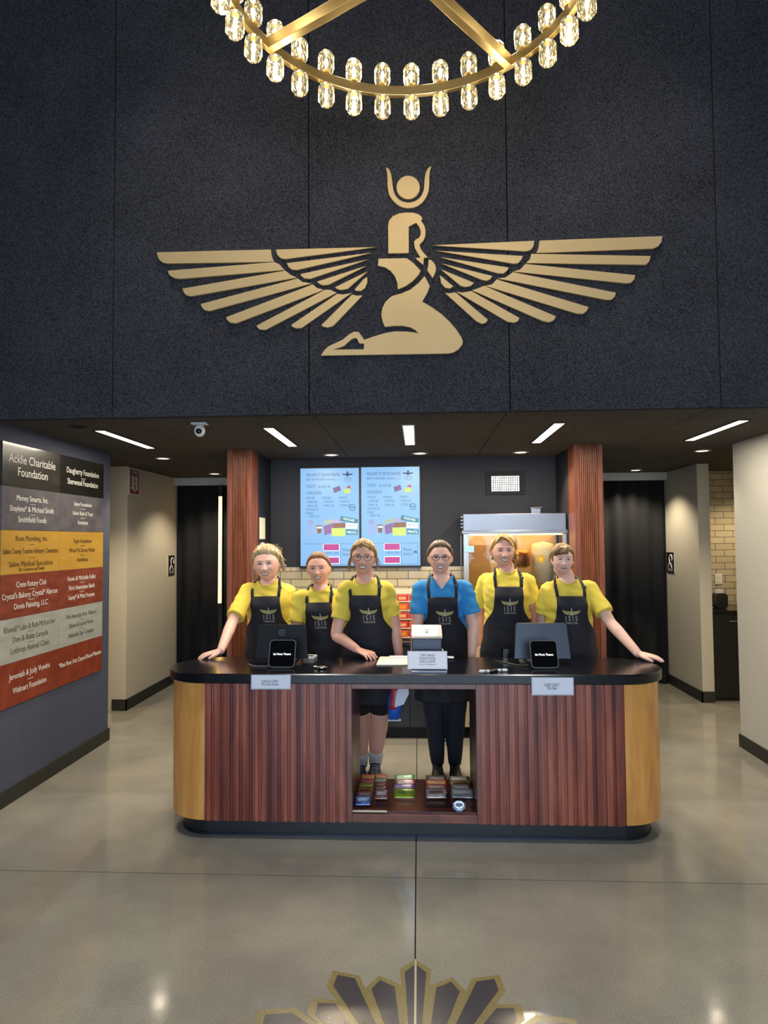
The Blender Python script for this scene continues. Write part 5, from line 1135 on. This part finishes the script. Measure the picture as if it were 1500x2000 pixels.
    def apoint(u, d, off=.0):
        dd = min(d, .55); p = torso(sp, nzk(dd), u*edge(min(d, .5)), .0165+off, True); p.z = nzk(d)-.0
        if d > .55: p.z = nzk(d); p.y -= .02*(d-.55)+.006*math.sin(u*9+sp['seed'])*min(1, (d-.55)*6); p.x += (p.x-sp['px'])*.12*(d-.55)
        p.z += sp.get('tilt', 0)*(p.x-sp['nx'])*max(0, 1-d/.4)
        w = .004*min(1, max(0, (d-.22)*5))*math.sin(p.x*26+p.z*17+3*mnoise.noise(p*5)+sp['seed'])+.0030*mnoise.noise(Vector((p.x*10, p.z*13, sp['seed'])))+.0016*math.sin(p.z*36+p.x*20+sp['seed'])*min(1, max(0, (d-.2)*5))
        p.y += w; return p
    nu, nd = 44, 70; vs = []
    for s_ in (0, .003):
        for j in range(nd+1):
            d = top+(bot-top)*j/nd
            for i in range(nu+1): vs.append(apoint(-1+2*i/nu, d, -s_))
    fs = []; N1 = (nu+1)*(nd+1)
    for s_ in (0, 1):
        for j in range(nd):
            for i in range(nu): a = s_*N1+j*(nu+1)+i; q = (a, a+nu+1, a+nu+2, a+1); fs.append(q if not s_ else q[::-1])
    ed = [i for i in range(nu+1)]+[(j+1)*(nu+1)-1 for j in range(1, nd+1)]+[nd*(nu+1)+i for i in range(nu-1, -1, -1)]+[j*(nu+1) for j in range(nd-1, 0, -1)]
    for i in range(len(ed)): a, c = ed[i], ed[(i+1) % len(ed)]; fs.append((a, c, c+N1, a+N1))
    ap = MB().add(vs, fs).build('apron', m_apr, root, smooth=True)
    for s in (-1, 1):
        c0 = apoint(s*.93, top, .001); c1 = torso(sp, nzk(.07), s*.62, .020, True); c2 = torso(sp, nzk(.035), s*1.0, .016, True); c3 = torso(sp, nzk(.012), s*1.55, .012, True); c4 = torso(sp, nzk(-.0), s*2.3, .012, True)
        m0 = c0.lerp(c1, .5)+Vector((0, -.004, 0))
        MB().tube([c0+Vector((0, 0, -.008)), m0, c1, c2, c3, c4], .011, 10, flat=(.28, 1, (0, -.8, .6)), caps=0).build('neck_strap', m_apr, ap, smooth=True)
    cl = torso(sp, nzk(.07), .62, .024, True); M0 = Matrix.Translation(cl)
    MB().box(-.012, .012, -.003, .003, -.008, .008, M=M0).build('buckle', m_blackplastic, ap, .002)
    # logo on the bib
    def wrap(me, ox, od):
        bm = bmesh.new(); bm.from_mesh(me); bmesh.ops.triangulate(bm, faces=bm.faces); bmesh.ops.subdivide_edges(bm, edges=[e for e in bm.edges if e.calc_length() > .008], cuts=3, use_grid_fill=True); bmesh.ops.triangulate(bm, faces=bm.faces)
        for v in bm.verts:
            x, y = v.co.x+ox, v.co.y; d = od-y/k; lo, hi = -1, 1
            for _ in range(16):
                mid = (lo+hi)/2
                if apoint(mid, d).x < sp['nx']+(sp['px']-sp['nx'])*min(1, d/.62)+x: lo = mid
                else: hi = mid
            q = apoint((lo+hi)/2, d, .0014); q.y -= .0012; v.co = q
        bm.to_mesh(me); bm.free(); return me
    ls = .058; ox = sp.get('logox', .012); od = top+.105
    wing = lambda s: [(s*x*ls, y*ls) for x, y in ((.08, .0), (.2, .12), (.5, .14), (.8, .20), (1, .29), (.98, .14), (.88, -.04), (.72, -.17), (.5, -.26), (.3, -.28), (.12, -.2))]
    body = [(x*ls, y*ls) for x, y in ((-.05, .34), (0, .5), (.07, .42), (.06, .3), (.1, .12), (.07, -.05), (.2, -.25), (.26, -.34), (-.28, -.34), (-.1, -.2), (-.09, -.05), (-.07, .12), (-.02, .28))]
    lm = merge([shape_mesh([wing(1)], .0003), shape_mesh([wing(-1)[::-1]], .0003)]); obj('winged_logo', wrap(lm, ox, od), m_logo, ap)
    lm = shape_mesh([body], .0004); obj('winged_logo', wrap(lm, ox, od), m_logow, ap)
    lm = merge([text_mesh('I S I S', .047, .076, .0003, .0008, M=Matrix.Translation((0, -.043, 0))), text_mesh('THEATRE', .018, .080, .0003, .0003, M=Matrix.Translation((0, -.072, 0)))]); obj('logo_lettering', wrap(lm, ox, od), m_logow, ap)
    # ---- trousers, shoes
    b = MB(); R2 = []
    for i in range(12): d = .5+.2*i/11; R2.append([torso(sp, nzk(d), 2*PI*q/40-PI, .004) for q in range(40)])
    b.rings(R2); short = sp.get('shorts')
    for s, ft in ((-1, sp['feet'][0]), (1, sp['feet'][1])):
        hip = Vector((sp['px']+s*.085*k, sp['py'], sp['nz']-.60*k)); an = Vector((ft[0], ft[1], .085)); kn = hip.lerp(an, .49)+Vector((0, -.03, 0)); q = k*(1+(sp['w']-1)*.7)
        if short: e = hip.lerp(kn, .78); limb(b, [hip, hip.lerp(e, .5), e], [.098*q, .095*q, .092*q])
        else: limb(b, [hip, hip.lerp(kn, .5), kn, kn.lerp(an, .33)+Vector((0, .012, 0)), an], [.098*q, .088*q, .070*q, .066*q, .046*q])
    obj('shorts' if short else 'trousers', remesh(b, .008, 2), m_short if short else m_jean, root, smooth=True)
    for ft in sp['feet']:
        b = MB(); prof = [(.055, .018, .030, .034), (.045, .032, .046, .044), (.01, .037, .058, .052), (-.03, .037, .048, .046), (-.08, .041, .034, .036), (-.125, .045, .026, .028), (-.165, .038, .020, .024), (-.185, .018, .012, .02)]
        b.rings([[Vector((ft[0]+wd*math.cos(2*PI*i/20), ft[1]+yo, max(.012, zo+ht*math.sin(2*PI*i/20)))) for i in range(20)] for yo, wd, ht, zo in prof])
        sh = b.build('shoe', sp['shoe'], root, smooth=True)
        b = MB(); b.rings([[Vector((ft[0]+wd*1.04*math.cos(2*PI*i/20), ft[1]+yo+.035*0, 0)) for yo, wd in [(0, 0)]] for i in range(0)]) if False else None
        L = [(wd*1.05, yo) for yo, wd, _, _ in prof]; L = [(x, y) for x, y in L]+[(-x, y) for x, y in L[::-1]]
        MB().rings([[Vector((ft[0]+x, ft[1]+y, z)) for x, y in L] for z in (.001, .016)]).build('sole', sp.get('sole', m_shoe), sh, .002)
        b = MB()
        for q in range(4): y = ft[1]-.035-.022*q; z = .094-.011*q; b.tube([(ft[0]-.022, y, z-.004), (ft[0], y-.004, z+.002), (ft[0]+.022, y, z-.004)], .0022, 5)
        b.tube([(ft[0], ft[1]-.03, .1), (ft[0]+.03, ft[1]-.04, .108), (ft[0]+.045, ft[1]-.05, .09)], .0018, 5).build('laces', m_shoe if sp.get('sole', m_shoe) is m_shoe else m_sock, sh)
        if short:
            s_ = -1 if ft is sp['feet'][0] else 1; hip = Vector((sp['px']+s_*.085*k, sp['py'], sp['nz']-.60*k)); an = Vector((ft[0], ft[1], .085)); kn = hip.lerp(an, .49)+Vector((0, -.03, 0)); q = k*(1+(sp['w']-1)*.7)
            up = kn.lerp(an, .33)+Vector((0, .012, 0)); MB().tube([an+Vector((0, 0, -.03)), an, an.lerp(up, .15), an.lerp(up, .27), an.lerp(up, .31)], [.042*q, .047*q, .050*q, .054*q, .054*q], 24, caps=0).build('sock', m_sock, root, smooth=True)
    return root

# --- hair styles
def strands(HM, curves, r, name, m, root):
    g = MB()
    for c in curves: g.tube([HM @ Vector(p) for p in c], r if not isinstance(r, list) else r, 4, caps=0)
    return g.build(name, m, root, smooth=True)
def hmat(n, c, c2, c3=None): return mat('hair_'+n, c, .5, mott=(34, .85, c2), stretch=(1, 1, .35), spec=.4)
H1, H2, H3, H4, H5, H6 = hmat('pale_blond', '8f764a', 'b8a888'), hmat('auburn', '5a3a24', '7c5230'), hmat('honey_blond', '7d5d34', 'a98650'), hmat('brown', '4a3626', '66503a'), hmat('golden_blond', '8c6a36', 'bd9a5c'), hmat('light_brown', '6e5234', 'a07f54')
def put(b, HM, name, m, root): b.v = [tuple(HM @ Vector(v)) for v in b.v]; return b.build(name, m, root, smooth=True)
def bun(b, c, r, R, turns=7):
    for i in range(turns):
        a = R.random()*6.28; e = R.uniform(-.9, .9); n = Vector((math.cos(a)*math.cos(e), math.sin(a)*math.cos(e), math.sin(e))); u = n.orthogonal().normalized(); v = n.cross(u)
        b.tube([Vector(c)+(u*math.cos(q)+v*math.sin(q))*r*.62+n*r*.2 for q in [2*PI*k/14 for k in range(14)]], r*.34, 8, close=True)
def comb(sp, HM, R, line, T, m, h, n=150, pole=(0, .85, .45), amax=1.75, r=.0009, jit=.007):
    P = Vector(pole).normalized(); hw = sp.get('hw', 1); C = []
    rad = lambda d: 1/math.sqrt((d.x/(.0745*hw))**2+(d.y/.095)**2+(d.z/.113)**2)
    for i in range(n):
        th = -amax+2*amax*(i+R.random())/n; z = line(abs(th), 1)+R.uniform(.002, .004+jit*1.5); ph = math.acos(max(-1, min(1, z/.113)))
        d0 = Vector((math.sin(ph)*math.sin(th)*.0745*hw, -math.sin(ph)*math.cos(th)*.095, math.cos(ph)*.113)).normalized(); q = []
        for k in range(10):
            t = k/9*.8; d = d0.slerp(P, t).normalized(); lift = T*min(1, t*4.5)*(1+.35*abs(d.x)); q.append(d*(rad(d)+lift+.0009+.0006*math.sin(k+i)))
        C.append(q)
    strands(HM, C, r, 'combed_strands', m, h)
def hair1(sp, root, HM, f, R):
    b = hair_mb(sp, .014, hairline(.060, .044, .0, -.07), 30, .0036, (.2, .6, .8), seed=1); bun(b, (.01, .075, .085), .045, R)
    h = put(b, HM, 'hair', H1, root); comb(sp, HM, R, hairline(.060, .044, .0, -.07), .014, H1, h, 110, (.2, .6, .8), r=.0013, jit=.010); C = []
    for i in range(150):                                            # curls round the crown and the far side
        a = R.uniform(-1.9, 1.9); e = R.uniform(.15, 1.35); d = Vector((math.sin(a)*math.cos(e), -math.cos(a)*math.cos(e)*.7+.15, math.sin(e)*1.0)); 
        p = Vector((d.x*.092, d.y*.105, d.z*.13)); 
        if p.z < .062 and p.y < -.03: continue
        q = [p*.93]; t = Vector((R.uniform(-1, 1), R.uniform(-.6, .6), R.uniform(-.7, .4))); w = R.uniform(3, 6)
        for k in range(8): q.append(p*(1.0+.006*k)+t*.006*k+Vector((math.sin(k*w/3), math.cos(k*w/3), math.sin(k*w/2.5)))*.0045)
        C.append(q)
    for i in range(70):
        x = R.uniform(.066, .088); z = R.uniform(-.01, .08); q = []; w = R.uniform(.8, 1.6); ph = R.random()*6
        for k in range(10): q.append(Vector((x+.0045*k*R.uniform(.7, 1.2)*(1 if z < .05 else .6)+.005*math.sin(k*w+ph), .0+R.uniform(-.01, .01)+.006*math.cos(k*w+ph), z-.0065*k+.004*math.sin(k*1.3+ph))))
        C.append(q)
    for i in range(34):
        x = -R.uniform(.070, .082); z = R.uniform(-.0, .06); q = []; ph = R.random()*6
        for k in range(11): q.append(Vector((x-.0016*k+.004*math.sin(k*.9+ph), R.uniform(-.005, .005), z-.011*k)))
        C.append(q)
    strands(HM, C, .0011, 'loose_curls', H1, h)
def hair2(sp, root, HM, f, R):
    b = hair_mb(sp, .008, hairline(.068, .048, -.006, -.07), 66, .0009, (0, .85, .3), seed=2); bun(b, (0, .108, .02), .03, R); h = put(b, HM, 'hair', H2, root); comb(sp, HM, R, hairline(.068, .048, -.006, -.07), .008, H2, h, 190)
def hair3(sp, root, HM, f, R):
    b = hair_mb(sp, .010, hairline(.062, .044, -.004, -.07), 52, .0016, (0, .8, .45), seed=3); bun(b, (-.01, .11, .03), .035, R); h = put(b, HM, 'hair', H3, root); comb(sp, HM, R, hairline(.062, .044, -.004, -.07), .010, H3, h, 150); C = []
    for i in range(30):
        u = i/29; s = 1; C.append([(-.012, -.070, .096-.004*u), (.012+.02*u, -.092+.01*u, .084-.006*u), (.036+.02*u, -.082+.016*u, .062+.004*R.random()), (.058+.014*u, -.050+.014*u, .036+.01*R.random()), (.072+.01*u, -.03+.012*u, .004+.01*R.random())])
    for i in range(16):
        u = i/15; C.append([(-.012, -.070, .096-.004*u), (-.036-.01*u, -.080+.01*u, .082), (-.058-.01*u, -.060+.014*u, .056), (-.072, -.032+.012*u, .03)])
    strands(HM, C, .003, 'fringe', H3, h); C = []
    for s in (-1, 1):
        for i in range(34 if s < 0 else 20):
            q = []; ph = R.random()*6; y0 = R.uniform(-.035, .03); w_ = R.uniform(.0004, .0028); dz = R.uniform(.006, .012)
            for k in range(12): q.append((s*(.080+w_*k+.002*math.sin(k*R.uniform(.45, .6)+ph)), y0+.004*math.sin(k*.5+ph), .028-dz*k))
            C.append(q)
        strands(HM, C, .0011, 'side_wisps', H3, h); C = []
def hair4(sp, root, HM, f, R):
    b = hair_mb(sp, .010, hairline(.068, .046, -.004, -.07), 56, .0012, (0, .8, .5), seed=4); bun(b, (.0, .11, .02), .034, R); h = put(b, HM, 'hair', H4, root); comb(sp, HM, R, hairline(.068, .046, -.004, -.07), .010, H4, h, 190); C = []
    for s in (-1, 1):
        for i in range(12): q = [(s*.060, -.058+.004*i, .060-.002*i), (s*.074, -.040+.005*i, .035), (s*.079, -.022+.004*i, .008), (s*.079, -.012+.003*i, -.018-.002*(i % 4))]; C.append(q)
    strands(HM, C, .0026, 'side_locks', H4, h)
def hair5(sp, root, HM, f, R):
    b = hair_mb(sp, .012, hairline(.070, .046, -.01, -.10), 50, .0015, (-.1, .7, .7), seed=5, back=.7); h = put(b, HM, 'hair', H5, root); comb(sp, HM, R, hairline(.070, .046, -.01, -.10), .012, H5, h, 150); C = []
    for i in range(44):
        u = i/43; C.append([(-.022, -.066+.02*u, .107-.002*u), (.006+.012*u, -.094+.026*u, .094), (.034+.018*u, -.090+.032*u, .070+.004*R.random()), (.056+.018*u, -.068+.034*u, .038), (.070+.014*u, -.046+.03*u, .002), (.078+.012*u, -.030+.03*u, -.036-.01*R.random())])
    for i in range(20):
        u = i/19; C.append([(-.024, -.066+.02*u, .106), (-.042-.01*u, -.078+.02*u, .088), (-.062-.008*u, -.056+.02*u, .058), (-.074-.006*u, -.036+.02*u, .02), (-.080, -.016+.012*u, -.015)])
    strands(HM, C, .0034, 'side_swept_locks', H5, h); C = []
    for i in range(26):
        ph = R.random()*6; C.append([(.084+.004*math.sin(ph), -.018+.02*R.random(), .0), (.094, -.008, -.035), (.092+.006*math.sin(ph), .004, -.07), (.082+.004*math.sin(ph), .016, -.105-.01*R.random())])
    strands(HM, C, .0028, 'loose_side_hair', H5, h)
def hair6(sp, root, HM, f, R):
    b = hair_mb(sp, .012, hairline(.060, .040, .0, -.06), 40, .002, (.25, .2, .95), seed=6, back=.8); h = put(b, HM, 'hair', H6, root); C = []
    for i in range(60):
        u = i/59; x1 = -.072+.098*u; C.append([(.03-.02*u+R.uniform(-.006, .006), -.058, .108), (x1*.6+.012, -.086, .094), (x1*.9, -.098+abs(x1)*.25, .068), (x1+R.uniform(-.003, .003), -.094+abs(x1)*.42, .034+.018*max(0, u)+R.uniform(-.006, .006))])
    for s in (-1, 1):
        for i in range(18):
            u = i/17; C.append([(s*.055, -.048+.05*u, .085), (s*.076, -.042+.055*u, .052), (s*.083, -.036+.055*u, .018), (s*.081, -.034+.055*u, -.006-.006*R.random())])
    strands(HM, C, .0032, 'layered_locks', H6, h)
def J(x, y, Y): return tuple(atY(x, y, Y))
def mk(label, y, head, neck, pel, armR, armL, **kw):
    n = atY(neck[0], neck[1], y); p = atY(pel, 1330, y); ztop = atY(head[0], head[1], y-.02)[2]; zch = atY(head[0], head[2], y-.06)[2]; hs = (ztop-zch)/.238*kw.pop('hk', 1)
    hc = atY(head[0], head[2], y-.055); cz = zch+.111*hs
    sp = dict(label=label, y=y, py=y+kw.pop('lean', .02), nx=n[0], nz=n[2], px=p[0], k=1.0, w=1.0, hs=hs, head=(hc[0], y-.045, cz), armR=armR, armL=armL, seed=1, shirt=m_yel, skin='a', neckline=(.05, .068, False), brow=H2, shoe=m_shoe, open=1)
    sp.update(kw); sp.setdefault('hw', 1.1); sp['open'] = sp['open']*1.25; sp['mw'] = sp.get('mw', 1)*1.06; sp['k'] = kw.get('k', n[2]/1.41); px, py = sp['px'], sp['py']
    sp.setdefault('feet', ((px-.1, py), (px+.1, py)))
    return person(sp)
DN = (0, 0, -1)
hangR = lambda sh, el, wr: dict(j=[sh, el, wr], f=(.05, -.1, -1), u=(-1, 0, 0), t=(0, -1, 0), curl=(14, 22, 18))
hangL = lambda sh, el, wr: dict(j=[sh, el, wr], f=(-.05, -.1, -1), u=(1, 0, 0), t=(0, -1, 0), curl=(14, 22, 18))
mk('person with curly pinned-up hair in yellow T-shirt, leaning one straight arm on the counter', 4.90, (521, 1064, 1134), (524, 1128), 532,
   dict(j=[J(484, 1154, 4.85), J(453, 1217, 4.62), (J(431, 1270, 4.36)[0], 4.36, .972)], f=(-.9, -.42, -.18), u=(0, -.1, 1), t=(0, -1, 0), curl=(6, 10, 8), sleeve=.82),
   hangL(J(562, 1156, 4.97), J(568, 1225, 5.1), J(570, 1290, 5.1)), neckline=(.067, .07, False), w=1.08, armw=1.02, hairf=hair1, seed=11, roll=-.06, brow=H1, eye=.0036, smile=1.0, jaw=.22, hw=1.14, bibw=.085, px_=0, logox=.022, tilt=.03, bib=.125, mw=1.0, open=.8)
mk('person with tightly pulled-back hair in yellow T-shirt, half hidden behind the black tablet stand', 4.78, (622, 1076, 1140), (626, 1140), 630,
   hangR(J(586, 1167, 4.73), J(577, 1235, 4.69), J(584, 1295, 4.64)), hangL(J(661, 1167, 4.88), J(661, 1235, 4.99), J(661, 1290, 4.99)), neckline=(.06, .068, False), w=.95, hairf=hair2, seed=12, roll=-.05, skin='b', brow=H2, eye=.0034, smile=1.0, open=.85, logox=.01)
mk('person in round glasses and yellow T-shirt resting one hand on the counter', 4.58, (710, 1051, 1121), (713, 1123), 722,
   dict(j=[J(676, 1151, 4.54), J(657, 1240, 4.49), (J(698, 1270, 4.34)[0], 4.36, .978)], f=(.75, -.62, -.16), u=(0, -.15, 1), t=(.6, .8, 0), curl=(10, 16, 12), sleeve=.66, spread=.8),
   hangL(J(754, 1151, 4.6), J(772, 1222, 4.62), J(780, 1290, 4.58)), neckline=(.072, .07, False), w=1.06, hairf=hair3, seed=13, roll=.02, skin='b', brow=H3, eye=.0034, smile=1.1, hw=1.05, glasses=(1.02, 1.05, False, mat('tortoise_frame', '3a2620', .3)), shorts=1, lean=.12, feet=((atY(704, 1500, 4.9)[0], 4.93), (atY(732, 1500, 4.9)[0], 4.98)), shoe=m_shoeb, sole=mat('sole_white', 'a8a8ac', .7), open=1.0, logox=.02)
mk('person in narrow glasses and blue V-neck T-shirt behind the cash box', 4.64, (860, 1054, 1120), (862, 1121), 868,
   hangR(J(822, 1150, 4.64), J(815, 1220, 4.60), J(809, 1286, 4.56)), hangL(J(908, 1150, 4.64), J(925, 1218, 4.62), J(921, 1284, 4.56)), w=1.0, hairf=hair4, seed=14, skin='a', brow=H4, eye=.0034, smile=1.0, shirt=m_blu, neckline=(.118, .088, True), glasses=(1.05, .78, True, mat('black_frame', '1c1718', .3)), lean=.12, feet=((atY(855, 1500, 4.9)[0], 4.95), (atY(889, 1500, 4.9)[0], 4.95)), bib=.145, open=1.05, jaw=.22)
mk('person with side-swept hair and small earrings in yellow T-shirt, standing tallest', 4.84, (984, 1042, 1106), (989, 1107), 992,
   hangR(J(948, 1136, 4.90), J(936, 1200, 4.98), J(938, 1260, 4.96)), hangL(J(1029, 1136, 4.84), J(1047, 1192, 4.86), J(1050, 1256, 4.84)), neckline=(.055, .068, False), w=.95, hairf=hair5, seed=15, skin='b', brow=H4, eye=.0036, smile=1.25, earring='6a6a50', mw=1.1, open=1.0, jaw=.3, logox=.004)
mk('person with short layered hair in yellow T-shirt, reaching one arm along the counter end', 4.68, (1099, 1061, 1121), (1106, 1125), 1118,
   hangR(J(1070, 1153, 4.7), J(1059, 1215, 4.74), J(1064, 1275, 4.7)), dict(j=[J(1151, 1150, 4.66), J(1192, 1216, 4.52), (J(1246, 1276, 4.3)[0], 4.30, .968)], f=(.93, -.32, -.16), u=(0, -.1, 1), t=(0, -1, 0), curl=(5, 8, 6), sleeve=.72, spread=.4), neckline=(.062, .07, False), w=1.0, hairf=hair6, seed=16, roll=.03, skin='d', brow=H6, eye=.0036, smile=.35, open=0, earring='3a3028', logox=-.01, tilt=-.02, jaw=.2)
# held by the glasses wearer's lowered hand
hb = J(774, 1370, 4.55); t = thing('drink_pouch', 'crumpled blue and red pouch held low behind the counter opening', 'pouch', hb)
b = MB(); R_ = []
for i in range(11):
    u = i/10; w = .036+.014*math.sin(PI*u)-.01*(u > .9); z = .12-.24*u
    R_.append([Vector((hb[0]-.02+.03*(1-u)+w*math.cos(q)*(1+.1*math.sin(5*q+u*9)), hb[1]+.022*math.sin(q)*(1-.6*abs(2*u-1)**3), hb[2]+z)) for q in [2*PI*k/20 for k in range(20)]])
b.rings(R_).build('pouch_body', mat('pouch_blue', '1f4fa8', .3, mott=(10, .35, '2a64c0')), t, smooth=True)
b = MB(); b.rings([[p+Vector((-.001, -.0016, 0)) for p in r[12:17]]+[p+Vector((0, .004, 0)) for p in r[12:17][::-1]] for r in R_[1:8]]).build('red_panel', mat('pouch_red', 'a02a34', .35), t, smooth=True)
MB().box(hb[0]-.06, hb[0]+.03, hb[1]-.012, hb[1]+.012, hb[2]-.128, hb[2]-.118).build('white_seal', m_sock, t, .003); rebase(t)
t = tag(MB().rings([[Vector((hb[0]+.0+x, hb[1]-.04+dy, hb[2]+z)) for x, z in ((-.01, -.03), (.05, -.01), (.085, .06), (.08, .12), (.02, .11), (.0, .05))] for dy in (0, .0015)]).build('receipt', m_paper), 'crumpled white paper held in front of the blue pouch', 'paper')
